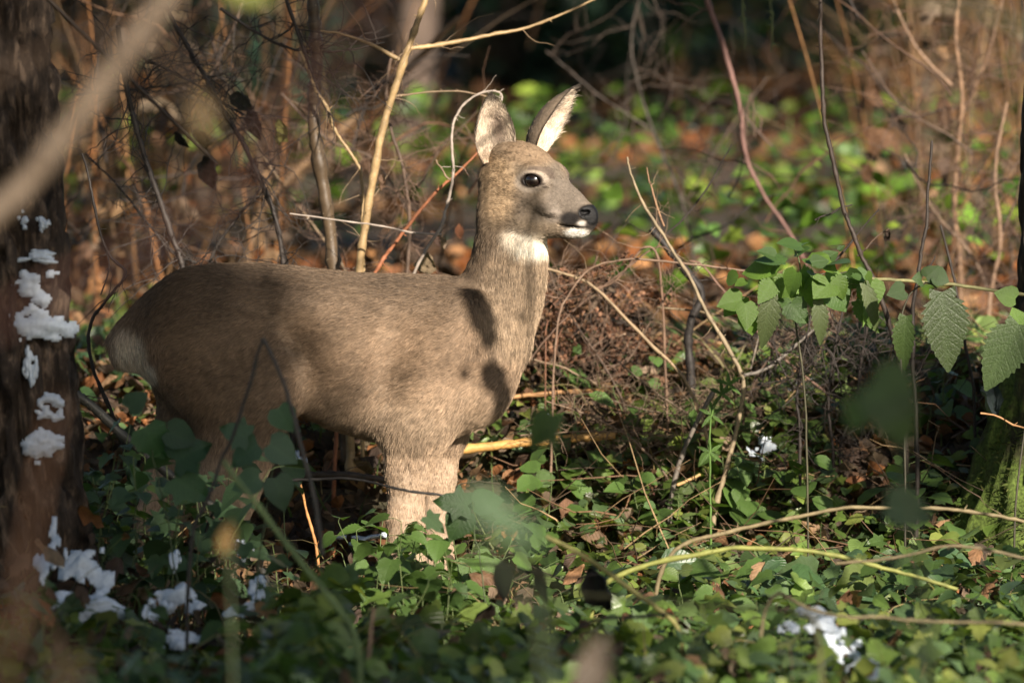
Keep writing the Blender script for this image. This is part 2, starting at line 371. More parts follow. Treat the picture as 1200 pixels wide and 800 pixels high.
    for sg, dx_ in ((-1, 0), (1, 1)):
        y = 0.066*sg
        if sg < 0:
            chain([(505,452,y,40),(487,500,y,34),(477,555,y*.98,21),(475,610,y*.95,17.5),(475,650,y*.95,15.5),(478,672,y*.95,13),(477,715,y*.93,10.5),(476,732,y*.93,13),(483,748,y*.93,11)], 0.035, 0.78)
        else:
            chain([(520,455,y,36),(514,505,y,28),(513,560,y*.95,16.5),(513,610,y*.9,14),(513,650,y*.9,13.5),(508,672,y*.9,12.5),(507,715,y*.9,10.5),(506,732,y*.9,13),(513,748,y*.9,11)], 0.035, 0.78)
        h = 0.072*sg
        if sg < 0:
            chain([(256,415,h*.9,64),(287,470,h,45),(279,525,h,36),(268,575,h,28),(255,625,h,21),(250,650,h,17),(256,690,h,11.5),(262,728,h,12.5),(270,747,h,11)], 0.045, 0.62)
        else:
            chain([(232,405,h*.9,58),(240,470,h,42),(218,520,h,32),(205,560,h,25),(188,605,h,20),(184,630,h,16),(190,685,h,11.5),(196,728,h,12.5),(204,747,h,11)], 0.045, 0.62)
    # flank fold and tail tuft
    ell(D(318,455,-.085), (.035,.03,.06), 0.05, 0.5); ell(D(318,455,.085), (.035,.03,.06), 0.05, 0.5)
    ell(D(146,400,0), (.020,.03,.045), 0.03, 0.3)
    # head: axis points (px,py,y from the yaw)
    yw = math.radians(24)
    def H(px, py, r): return (px, py, -0.004-(px-585)*pxm(0)*HY, r)
    chain([H(590,206,25), H(600,209,35.5), H(612,214,40.5), H(624,219,38.5), H(638,227.5,31.5), H(652,237,25), H(664,244.5,20), H(676,250.5,16.5), H(684,254,14.5), H(688,255,12.5)], 0.014, 0.74, yw)
    # lower jaw and cheek
    chain([H(604,245,26), H(622,252,23), H(640,257,17), H(657,261.5,12), H(671,265,9.5), H(681,266,8)], 0.022, 0.86, yw)
    fw = np.array([math.cos(yw)*0.88, -math.sin(yw)*0.88, -0.47]); lt = np.array([-math.sin(yw), -math.cos(yw), 0]); up = np.cross(lt, fw); up = up if up[2] > 0 else -up
    def HL(px, py): p = H(px, py, 0); return D(*p[:3])
    mid = HL(622, 206)
    eyes = []
    for sg in (1, -1):
        ec = HL(619.5, 210.5) if sg > 0 else None
        # find eye centre so that the near one projects on (620,210)
        base = HL(637, 210); c = base + sg*lt*0.0475
        eyes.append((c, sg))
        ell(c+up*0.005-sg*lt*(0.004 if sg>0 else .010)-fw*0.002, (.030, .018, .023), 0.016, 0.45, yw)      # brow and socket bulge
        ell(c+up*0.018-sg*lt*(0.010 if sg>0 else .014)+fw*0.004, (.024, .014, .012), 0.016, 0.45, yw)      # brow ridge
        ell(c-up*0.034-sg*lt*0.012+fw*0.020, (.045, .012, .014), 0.016, 0.5, yw)       # cheek bone
        ell(HL(613,250)+sg*lt*0.026, (.034, .018, .028), 0.02, 0.5, yw)                # jaw muscle
    ell(HL(672,231), (.022,.018,.012), 0.012, 0.55, yw)                                # bridge of the nose
    ell(HL(687,249.5), (.0155,.0225,.0165), 0.008, 0.5, yw)                            # nose pad
    ell(HL(683,259), (.018,.0225,.010), 0.008, 0.3, yw)                                # upper lip
    ell(HL(606,182), (.048,.034,.022), 0.025, 0.15, yw)                                  # crown between the ears
    for c, sg in eyes:
        ell(c+sg*lt*0.010, (.0178, .016, .0108), 0.003, 0.16, yw, cut)
    for sg in (1, -1):
        n0 = HL(691, 248.5)+sg*lt*0.0165
        ell(n0, (.0075, .0085, .0042), 0.003, -0.35, yw, cut); ell(n0-fw*0.006-up*0.004+sg*lt*0.003, (.005, .007, .0035), 0.003, 0.6, yw, cut)
    # mouth slit
    for sg in (1, -1):
        ell(HL(672,264.5)+sg*lt*0.021, (.022, .0085, .0018), 0.002, 0.12, yw, cut)
    # ---- surface nets
    sgn = F < 0
    nx, ny, nz = F.shape
    cnt = np.zeros((nx-1, ny-1, nz-1), np.int8)
    for a in (0, 1):
        for b in (0, 1):
            for c in (0, 1): cnt += sgn[a:nx-1+a, b:ny-1+b, c:nz-1+c]
    act = np.argwhere((cnt > 0) & (cnt < 8)); idx = np.full(cnt.shape, -1, np.int32); idx[tuple(act.T)] = np.arange(len(act))
    acc = np.zeros((len(act), 3)); num = np.zeros(len(act)); AX = (xs, ys, zs)
    for ax in range(3):
        o1, o2 = [d for d in range(3) if d != ax]
        for b in (0, 1):
            for c in (0, 1):
                i0 = act.copy(); i0[:, o1] += b; i0[:, o2] += c; i1 = i0.copy(); i1[:, ax] += 1
                f0 = F[tuple(i0.T)]; f1 = F[tuple(i1.T)]; m = (f0 < 0) != (f1 < 0)
                t = np.where(m, f0/(f0-f1+1e-12), 0)
                p = np.stack([AX[d][i0[:, d]] for d in range(3)], 1); p[:, ax] += t*(AX[ax][i1[:, ax]]-AX[ax][i0[:, ax]])
                acc[m] += p[m]; num[m] += 1
    V = acc/num[:, None]; quads = []
    for ax in range(3):
        o1, o2 = (ax+1) % 3, (ax+2) % 3
        s0 = [slice(None)]*3; s1 = [slice(None)]*3; s0[ax] = slice(0, -1); s1[ax] = slice(1, None)
        ch = np.argwhere(sgn[tuple(s0)] != sgn[tuple(s1)])
        ch = ch[(ch[:, o1] > 0) & (ch[:, o2] > 0) & (ch[:, o1] < F.shape[o1]-1) & (ch[:, o2] < F.shape[o2]-1)]
        def cell(d1, d2): c_ = ch.copy(); c_[:, o1] -= d1; c_[:, o2] -= d2; return idx[tuple(c_.T)]
        qd = np.stack([cell(1, 1), cell(0, 1), cell(0, 0), cell(1, 0)], 1)
        flip = ~sgn[tuple(ch.T)]; qd[flip] = qd[flip][:, ::-1]; quads.append(qd)
    Q = np.concatenate(quads); Q = Q[(Q >= 0).all(1)]
    E = np.concatenate([Q[:, [0, 1]], Q[:, [1, 2]], Q[:, [2, 3]], Q[:, [3, 0]]]); deg = np.bincount(E.ravel(), minlength=len(V))[:, None]+1e-9
    def lap(V, w):
        s = np.zeros_like(V)
        for d in range(3): s[:, d] = np.bincount(E[:, 0], V[E[:, 1], d], len(V))+np.bincount(E[:, 1], V[E[:, 0], d], len(V))
        return V+w*(s/deg-V)
    body_w = np.clip(1-sstep(0.70, 0.80, V[:, 2:3]), 0, 1)
    for it in range(12):
        w_ = 0.5*body_w+(0.45 if it < 3 else 0.0)*(1-body_w); V = lap(V, w_)
    # keep only the largest piece
    lab = np.arange(len(V))
    for _ in range(400):
        l2 = lab.copy(); np.minimum.at(l2, E[:, 0], lab[E[:, 1]]); np.minimum.at(l2, E[:, 1], lab[E[:, 0]]); l2 = l2[l2]
        if (l2 == lab).all(): break
        lab = l2
    big = np.bincount(lab).argmax(); keep = lab == big; mp = np.cumsum(keep)-1
    Q = mp[Q[keep[Q].all(1)]]; V = V[keep]
    fn = np.cross(V[Q[:, 2]]-V[Q[:, 0]], V[Q[:, 3]]-V[Q[:, 1]]); VN = np.zeros_like(V)
    for c in range(4):
        for d in range(3): VN[:, d] += np.bincount(Q[:, c], fn[:, d], len(V))
    VN = nrm(VN)
    if (VN*(V-V.mean(0))).sum() < 0: Q = Q[:, ::-1]; VN = -VN

    # ---- coat colour, fur length and fur direction from the anatomy
    nose_ = HL(688, 253); occ = HL(584, 203)
    def anat(P, Nn):
        px = 600+P[:, 0]/pxm(0); py = 755-P[:, 2]/pxm(0)*0.998; n = len(P)
        def blob(cx, cy, rx, ry, soft=0.35): return 1-sstep(1-soft, 1+soft, np.hypot((px-cx)/rx, (py-cy)/ry))
        head = sstep(-8, 10, (px-570)*0.55-(py-250)*0.9-(0)) * (py < 300)        # rough head weight
        head = sstep(556, 580, px)*(1-sstep(258, 282, py-(px-600)*0.22))
        yy = np.abs(P[:, 1])
        fl = np.array
        c = np.empty((n, 3)); hgt_ = (py-310)/205
        back = np.array([.098,.071,.049]); flank = np.array([.240,.172,.118]); low = np.array([.345,.265,.192])  # back: dark fur, deepened further with the sun's shading of the top
        k = sstep(0.0, 0.50, hgt_)[:, None]; c[:] = back*(1-k)+flank*k
        k = (sstep(0.55, 1.0, hgt_)*sstep(330, 400, px))[:, None]; c = c*(1-k)+low*k
        def lay(col, w): nonlocal c; w = np.asarray(w)[:, None]; c = c*(1-w)+np.array(col)*w
        warm = np.sin(P[:, 0]*23+P[:, 2]*31)*np.sin(P[:, 0]*41-P[:, 2]*17)
        c = c*(1+0.06*warm[:, None])
        lay((.36,.27,.195), sstep(490, 530, py)*0.85)                                       # legs
        lay((.32,.25,.185), blob(470,500,45,30)*0.6)
        lay((.66,.60,.51), np.maximum(blob(152,408,19,26,.4), blob(166,432,17,16,.4))*0.95)                                        # rump patch
        lay((.28,.205,.14), sstep(530, 600, px)*sstep(-1, 1, 380-py+0*px)*(1-head)*0.6)     # neck
        lay((.36,.28,.20), blob(610,350,42,75)*0.8*(1-head))                              # front of neck
        lay((.72,.65,.54), np.maximum(blob(624,284,24,14,.35), blob(608,276,18,10,.4)*.8)*(py > 262))             # white throat
        # head
        lay((.215,.165,.118), head); 
        a = ((P-occ) @ fw)/0.2; u_ = (P-occ) @ up
        lay((.20,.140,.090), head*blob(622,178,34,16)); lay((.36,.25,.15), head*blob(578,196,16,14)*.8)                                      # brown forehead
        lay((.38,.27,.165), head*blob(585,222,22,40)*0.75)                                  # behind the cheek
        lay((.115,.096,.080), head*blob(664,230,28,24)*0.8)                                # grey bridge
        lay((.13,.105,.085), head*blob(611,232,11,22)*0.35); lay((.10,.085,.07), head*blob(650,204,9,12)*.6); lay((.16,.135,.11), head*blob(640,250,18,12)*0.5)
        lay((.33,.275,.235), head*blob(649,252,10,8)*0.5)
        lay((.26,.20,.14), head*blob(632,268,28,9)*0.6)
        for cc, sg in eyes:
            dv = P-cc; la = dv @ lt*sg; e1 = (dv @ np.array([math.cos(yw)*.99, -math.sin(yw)*.99, -.16]))/0.0178; e2 = dv[:, 2]/0.0108
            r = np.hypot(e1, e2); ok = la > -0.02
            lay((.36,.30,.245), ok*(1-sstep(1.5, 2.3, np.hypot(e1*1.0, (e2+.15)*1.0)))*0.8)
            lay((.10,.075,.06), ok*(1-sstep(.22, .42, np.abs(r-2.15)))*(e2 > 0.2)*(e1 > -0.6)*0.8)
            lay((.035,.024,.02), ok*(1-sstep(1.22, 1.42, r))*0.9)
            lay((.05,.035,.03), ok*np.maximum(blob(634,214.5,5.5,1.8,.5), blob(639,218,4,1.6,.5))*.8); lay((.30,.17,.14), ok*blob(629,212,3,2)*(sg > 0)*0.6)
            lay((.012,.009,.008), ok*(1-sstep(1.05, 1.25, r)))
        f_ = (P-nose_) @ fw; un = (P-nose_) @ np.array([0, 0, 1.0])
        blk = np.array([.007,.0065,.007])
        lay((.022,.019,.018), blob(668,255,13,8.5,.35)*(un < .03))                           # dark muzzle band
        lay((.60,.55,.50), blob(682,260.5,5.6,3.0,.6))
        lay((.78,.74,.68), blob(677,271.5,14,5.5,.4))                                          # white chin
        lay((.04,.034,.03), blob(694,262,9,7,.3)); lay(blk, np.maximum(blob(692,248,16,10,.15), blob(694,256,7,7,.2)))             # nose pad
        lay(blk, blob(672,264.6,17,1.6,.5)*0.9)
        lay((.02,.016,.012), sstep(736, 744, py))                                            # hooves
        # fur length
        L = np.full(n, 0.0125)
        def ll(v, w): nonlocal L; L = L*(1-w)+v*w
        ll(0.017, sstep(.7, 1.1, hgt_)*(py < 545)); ll(0.0065, sstep(500, 560, py)); ll(0.017, blob(146,408,26,40)); ll(0.014, blob(620,286,32,16))
        ll(0.0058, head); ll(0.0038, head*sstep(590, 630, px)); ll(0.0028, blob(684,250,22,20)); ll(0.0002, np.maximum(blob(692,249,15,10,.15), sstep(734, 740, py)))
        ll(0.004, blob(676,272,14,7))
        for cc, sg in eyes:
            r = np.linalg.norm(P-cc, axis=1); ll(0.0022, 1-sstep(.024, .034, r)); ll(0.0, 1-sstep(.0135, .019, r))
        # fur direction
        d = np.empty((n, 3)); d[:] = (-.90, 0, -.38)
        def dd(v, w): nonlocal d; w = np.asarray(w)[:, None]; d = d*(1-w)+np.asarray(v)*w
        dd((-.35, 0, -.95), sstep(525, 570, px)*(py < 420)); dd((-.45, 0, -.9), sstep(.55, 1., hgt_)); dd((-.08, 0, -1), sstep(490, 540, py))
        dd((.1, 0, -1), blob(160,430,35,70)); dd((.15, 0, -1), blob(600,330,50,60)*0.7)
        dd(-fw*0.9+np.array([0, 0, -.25]), head)
        return np.clip(c, .004, .9), L, d
    colr, Ls, dr = anat(V, VN)
    feet = D(400, 755, 0)
    root = empty('roe_deer', (feet[0], 0, 0), 'brown roe deer with white throat standing side on in the undergrowth', 'deer')
    body = mesh_np('body', V, [Q], M_COAT, colr, root)
    # ---- ears: cupped leaf shapes with thickness
    def ear(base, tip, wdir, cup, wid, depth, roll):
        """base, tip world points; wdir across; cup = direction the hollow faces"""
        ax = tip-base; Ln = np.linalg.norm(ax); ax = ax/Ln
        cup = nrm(cup-ax*(cup @ ax)); wd = np.cross(ax, cup); 
        if wd @ wdir < 0: wd = -wd
        nu, nv = 36, 25; u = np.linspace(0, 1, nu)[:, None]; v = np.linspace(-1, 1, nv)[None]
        prof = wid*np.interp(u, [0, .06, .15, .3, .45, .6, .75, .88, .96, 1], [.66, .78, .90, 1.0, 1.0, .90, .68, .42, .24, .05])
        ang = v*(1.15-0.35*u)*1.25
        R = prof/np.sin(np.minimum(1.45, 1.25*(1.15-.35*u)))
        lat = R*np.sin(ang); dep = -R*np.cos(ang)*depth + R*np.cos(1.25*(1.15-.35*u))*depth
        bend = (u**2)*0.010
        w = 0.0010*np.sin(9*u+3*v)
        P = base+ax*(u*Ln)[..., None]+wd*(lat+roll*u*u)[..., None]+cup*(dep+bend*0+w)[..., None]
        th = 0.0045*np.interp(u, [0, .2, .8, 1], [1.2, 1, .7, .4])*(1-0.75*np.abs(v)**6)
        nr = nrm(np.cross(np.gradient(P, axis=0), np.gradient(P, axis=1))); 
        if (nr[nu//2, nv//2] @ cup) < 0: nr = -nr
        A = (P+nr*th[..., None]*0.5).reshape(-1, 3); B = (P-nr*th[..., None]*0.5).reshape(-1, 3)
        i = np.arange(nu-1)[:, None]*nv; j = np.arange(nv-1)[None]; q = np.stack([i+j, i+j+1, i+nv+j+1, i+nv+j], -1).reshape(-1, 4)
        n0 = nu*nv; rim = list(range(nv))+[r*nv+nv-1 for r in range(1, nu)]+[(nu-1)*nv+c for c in range(nv-2, -1, -1)]+[r*nv for r in range(nu-2, 0, -1)]
        rm = np.array([[rim[k], rim[(k+1) % len(rim)], rim[(k+1) % len(rim)]+n0, rim[k]+n0] for k in range(len(rim))])
        Ve = np.vstack([A, B]); U = np.repeat(u, nv, 1).ravel(); W_ = np.repeat(v, nu, 0).ravel()
        inner = np.array([.66,.55,.44])[None]*np.ones((n0, 1)); 
        k = (1-sstep(.0, .55, np.abs(W_-.25)))*sstep(.05, .3, U)*(1-sstep(.55, .85, U)); inner = inner*(1-.75*k[:, None])+np.array([.13,.085,.065])*.75*k[:, None]  # dark hair plus the shade of the hollow, put into the colour
        k = np.maximum(sstep(.80, .97, U), sstep(.86, .98, np.abs(W_))*sstep(.25, .5, U)); inner = inner*(1-k[:, None])+np.array([.06,.05,.042])*k[:, None]
        k = 1-sstep(.0, .25, U); inner = inner*(1-.6*k[:, None])+np.array([.42,.29,.18])*.6*k[:, None]
        outer = np.array([.155,.118,.085])[None]*np.ones((n0, 1)); k = sstep(.7, .95, U); outer = outer*(1-k[:, None])+np.array([.045,.038,.032])*k[:, None]
        return Ve, np.vstack([q, q[:, ::-1]+n0, rm]), np.vstack([inner, outer]), np.vstack([nr.reshape(-1, 3), -nr.reshape(-1, 3)]), ax, U, q
    e1 = ear(D(583,191,-.036), D(577,111,-.044), np.array([1.0, 0, 0]), np.array([.22,-1,.0]), .0385, .80, -.003)
    e2 = ear(D(634,176,.040), D(676,101,.052), np.array([0, 1.0, 0]), np.array([1.0,-.24,.12]), .050, 1.0, .0)
    ears = []
    e1[2][:] = e1[2]*.72  # near ear darkened whole: its shade is put into the colour
    for e in (e1, e2): ears.append(mesh_np('ear', e[0], [e[1]], M_COAT, e[2], root))
    # ---- eyes
    m, t, b = new_mat('deer_eye'); nz = N(t, 'ShaderNodeTexNoise', Scale=60.0); tc = N(t, 'ShaderNodeTexCoord'); t.links.new(tc.outputs['Object'], nz.inputs['Vector'])
    t.links.new(ramp(t, nz.outputs[0], [(.3, (.004,.003,.003)), (.8, (.014,.007,.005))]), b.inputs['Base Color']); b.inputs['Roughness'].default_value = .22; b.inputs['Coat Weight'].default_value = 1; b.inputs['Coat Roughness'].default_value = .14
    for c, sg in eyes:
        th, ph = np.meshgrid(np.linspace(0, PI, 24), np.linspace(0, 2*PI, 33)[:-1], indexing='ij'); r = .0166
        cc = c-sg*lt*.0028
        P = cc+np.stack([r*np.sin(th)*np.cos(ph), r*np.sin(th)*np.sin(ph), r*np.cos(th)], -1)
        i = np.arange(23)[:, None]*32; j = np.arange(32)[None]
        mesh_np('eye', P.reshape(-1, 3), [np.stack([i+j, i+32+j, i+32+(j+1) % 32, i+(j+1) % 32], -1).reshape(-1, 4)], m, None, root)
    # ---- fur
    rng = np.random.default_rng(11)
    def scatter(V, Q, Nv, n, wt):
        a, b_, c_, d_ = (V[Q[:, i]] for i in range(4)); ar = np.linalg.norm(np.cross(c_-a, d_-b_), axis=1)*wt
        f = rng.choice(len(Q), n, p=ar/ar.sum()); u, v = rng.random((2, n, 1)); 
        w4 = [(1-u)*(1-v), u*(1-v), u*v, (1-u)*v]
        P = sum(w*V[Q[f, i]] for i, w in enumerate(w4)); NN = nrm(sum(w*Nv[Q[f, i]] for i, w in enumerate(w4)))
        return P, NN, f, w4
    ctr = V[Q].mean(1); cn = VN[Q].mean(1)
    wt = np.where(cn[:, 1] < 0.25, 1.0, 0.30); hx = (ctr[:, 0] > -.06) & (ctr[:, 2] > .72); wt = wt*np.where(hx, 2.6, 1.0)*np.where(ctr[:, 2] < .12, .3, 1)
    P, NN, f, w4 = scatter(V, Q, VN, 460000, wt)
    cF, lF, dF = anat(P, NN)
    ok = lF > 0.001; P, NN, cF, lF, dF = P[ok], NN[ok], cF[ok], lF[ok], dF[ok]; n = len(P)
    lift = np.full(n, .30)
    # ear fur
    for e, ob in ((e1, 0), (e2, 1)):
        Ve, Qe, ce, ne, ax, U, q = e; n0 = len(U)
        Pe, Ne, fe, we = scatter(Ve, Qe[:len(q)*2], ne, 9000, np.ones(len(q)*2))
        cc = sum(w*ce[Qe[fe, i]] for i, w in enumerate(we)); inner = fe < len(q)
        P = np.vstack([P, Pe]); NN = np.vstack([NN, Ne]); cF = np.vstack([cF, cc*np.where(inner, 1.15, 1)[:, None]]); lF = np.concatenate([lF, np.where(inner, .010, .005)])
        dF = np.vstack([dF, ax+rng.normal(0, .25, (len(Pe), 3))]); lift = np.concatenate([lift, np.where(inner, .45, .2)])
    n = len(P)
    dF = nrm(dF-NN*(dF*NN).sum(1, keepdims=True))
    side = np.cross(NN, dF)
    # slow swirl plus fine clumps
    def wave(P, s, seed):
        r = np.random.default_rng(seed); o = np.zeros(len(P))
        for _ in range(7): k = r.normal(0, s, 3); o += np.sin(P @ k+r.uniform(0, 6.28))
        return o/2.2
    sw = 0.16*wave(P, 60, 1)+0.15*wave(P, 330, 2)+rng.normal(0, .30, n)
    lf = np.clip(lift+0.08*wave(P, 220, 3)+rng.normal(0, .10, n), .05, 1.2)
    ln = lF*np.clip(rng.normal(1, .22, n), .4, 1.7)
    dirs = nrm(dF*np.cos(lf)[:, None]+NN*np.sin(lf)[:, None]+side*sw[:, None])
    tvals = np.array([0, .35, .7, 1.0]); pts = np.empty((n, 4, 3))
    for i, t_ in enumerate(tvals):
        pts[:, i] = P-NN*.0008+dirs*(ln*t_)[:, None]+(dF*.28-NN*.16+np.array([0, 0, -.08]))*(ln*t_*t_)[:, None]
    hd = (lF < .0062)&(lF > .0022)&(P[:, 2] > .6); br = np.clip(rng.normal(1, np.where(hd, .36, .24), n), .35, 2.2)*(1+.09*wave(P, 480, 5)+np.where(hd, .17, .08)*wave(P, 800, 8)+.08*wave(P, 35, 6))
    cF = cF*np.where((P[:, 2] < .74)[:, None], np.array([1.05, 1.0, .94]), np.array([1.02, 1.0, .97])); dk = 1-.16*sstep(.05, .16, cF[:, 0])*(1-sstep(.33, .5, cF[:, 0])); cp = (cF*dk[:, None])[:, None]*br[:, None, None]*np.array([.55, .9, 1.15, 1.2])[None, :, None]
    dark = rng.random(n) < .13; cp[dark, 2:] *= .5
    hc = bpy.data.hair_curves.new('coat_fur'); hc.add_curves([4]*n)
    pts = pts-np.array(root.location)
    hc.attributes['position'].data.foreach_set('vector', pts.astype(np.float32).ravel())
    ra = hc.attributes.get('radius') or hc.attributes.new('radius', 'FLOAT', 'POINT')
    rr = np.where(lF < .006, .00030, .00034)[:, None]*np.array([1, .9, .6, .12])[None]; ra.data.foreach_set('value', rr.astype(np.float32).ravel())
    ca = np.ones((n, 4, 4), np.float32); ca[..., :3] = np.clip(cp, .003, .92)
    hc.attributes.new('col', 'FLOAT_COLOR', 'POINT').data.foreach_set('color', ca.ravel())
    m, t, b = new_mat('deer_fur'); a = N(t, 'ShaderNodeAttribute', attribute_name='col'); nz = N(t, 'ShaderNodeTexNoise', Scale=90.0)
    tc = N(t, 'ShaderNodeTexCoord'); t.links.new(tc.outputs['Object'], nz.inputs['Vector'])
    t.links.new(mix_rgb(t, 'MULTIPLY', 1.0, a.outputs['Color'], ramp(t, nz.outputs[0], [(.3, .85), (.7, 1.15)])), b.inputs['Base Color'])
    b.inputs['Roughness'].default_value = .55; b.inputs['Specular IOR Level'].default_value = .25
    hc.materials.append(m); ho = bpy.data.objects.new('coat_fur', hc); COL.objects.link(ho); ho.parent = root; ho['kind'] = 'stuff'
    return root
deer = build_deer()
# ------------------------------------------------------------------ tree trunks
def mat_bark(name, dark, mid, light, moss=0.0, mossc=(.07,.10,.02)):
    m, t, b = new_mat(name); tc = N(t, 'ShaderNodeTexCoord'); mp = N(t, 'ShaderNodeMapping'); mp.inputs['Scale'].default_value = (1, 1, .3)
    t.links.new(tc.outputs['Object'], mp.inputs[0])
    n1 = N(t, 'ShaderNodeTexNoise', Scale=42.0, Detail=8.0, Roughness=.7); t.links.new(mp.outputs[0], n1.inputs['Vector'])
    n2 = N(t, 'ShaderNodeTexNoise', Scale=9.0, Detail=5.0, Roughness=.6); t.links.new(tc.outputs['Object'], n2.inputs['Vector'])
    c = ramp(t, n1.outputs[0], [(.32, dark), (.52, mid), (.72, light)])
    c = mix_rgb(t, 'MULTIPLY', 1.0, c, ramp(t, n2.outputs[0], [(.3, .6), (.7, 1.3)]))
    if moss:
        at_ = N(t, 'ShaderNodeAttribute', attribute_name='col'); sp = N(t, 'ShaderNodeSeparateColor'); t.links.new(at_.outputs['Color'], sp.inputs[0])
        ad = N(t, 'ShaderNodeMath', operation='MULTIPLY_ADD'); t.links.new(n2.outputs[0], ad.inputs[0]); ad.inputs[1].default_value = 1.2; t.links.new(sp.outputs[0], ad.inputs[2])
        k = ramp(t, ad.outputs[0], [(.95, 0.0), (1.2, 1.0)]) if False else ramp(t, ad.outputs[0], [(.80, 0.0), (1.0, 1.0)])
        n3 = N(t, 'ShaderNodeTexNoise', Scale=160.0, Detail=4.0); t.links.new(tc.outputs['Object'], n3.inputs['Vector'])
        c = mix_rgb(t, 'MIX', k, c, mix_rgb(t, 'MULTIPLY', 1.0, (*mossc, 1), ramp(t, n3.outputs[0], [(.3, .4), (.7, 1.6)])))
    t.links.new(c, b.inputs['Base Color']); b.inputs['Roughness'].default_value = .8; b.inputs['Specular IOR Level'].default_value = .2
    bp = N(t, 'ShaderNodeBump', Strength=1.0, Distance=.006); t.links.new(n1.outputs[0], bp.inputs['Height']); t.links.new(bp.outputs[0], b.inputs['Normal'])
    return m
M_BARK = mat_bark('rough_bark', (.008,.006,.005), (.05,.036,.027), (.24,.17,.12))
M_MOSSBARK = mat_bark('mossy_bark', (.014,.011,.008), (.05,.036,.026), (.12,.09,.06), 1.0)
M_PALE = mat_bark('smooth_grey_bark', (.06,.043,.034), (.09,.066,.052), (.12,.09,.07))
def trunk_surface(P, R, nu, nv, ridge, freq, seed, flare=0.0):
    """rough bark with plates and furrows; returns vertices (nu,nv,3)"""
    P = spline(P, nu); R = np.interp(np.linspace(0, 1, nu), np.linspace(0, 1, len(R)), R); a = np.linspace(0, 2*PI, nv, endpoint=False)
    z = P[:, 2][:, None]; r = R[:, None]*np.ones((1, nv))
    d = np.zeros((nu, nv))
    for i in range(nu):
        for j in range(nv):
            v = Vector((math.cos(a[j])*freq+seed, math.sin(a[j])*freq, P[i, 2]*freq*.95))
            q = abs(mnoise.noise(v)); q2 = mnoise.noise(v*2.7)
            d[i, j] = min(q*3.2, 1)*1.0+q2*.35
    base = np.exp(-((z-z.min())/max(.12, .001)))*flare*(0.5+0.5*np.cos(a*4+seed)[None])
    r = r+ridge*(d-.6)+base
    return np.stack([P[:, 0][:, None]+r*np.cos(a), P[:, 1][:, None]+r*np.sin(a), z+0*r], -1)
def grid_faces(nu, nv):
    i = np.arange(nu-1)[:, None]*nv; j = np.arange(nv)[None]; j2 = (j+1) % nv
    return np.stack([i+j, i+j2, i+nv+j2, i+nv+j], -1).reshape(-1, 4)
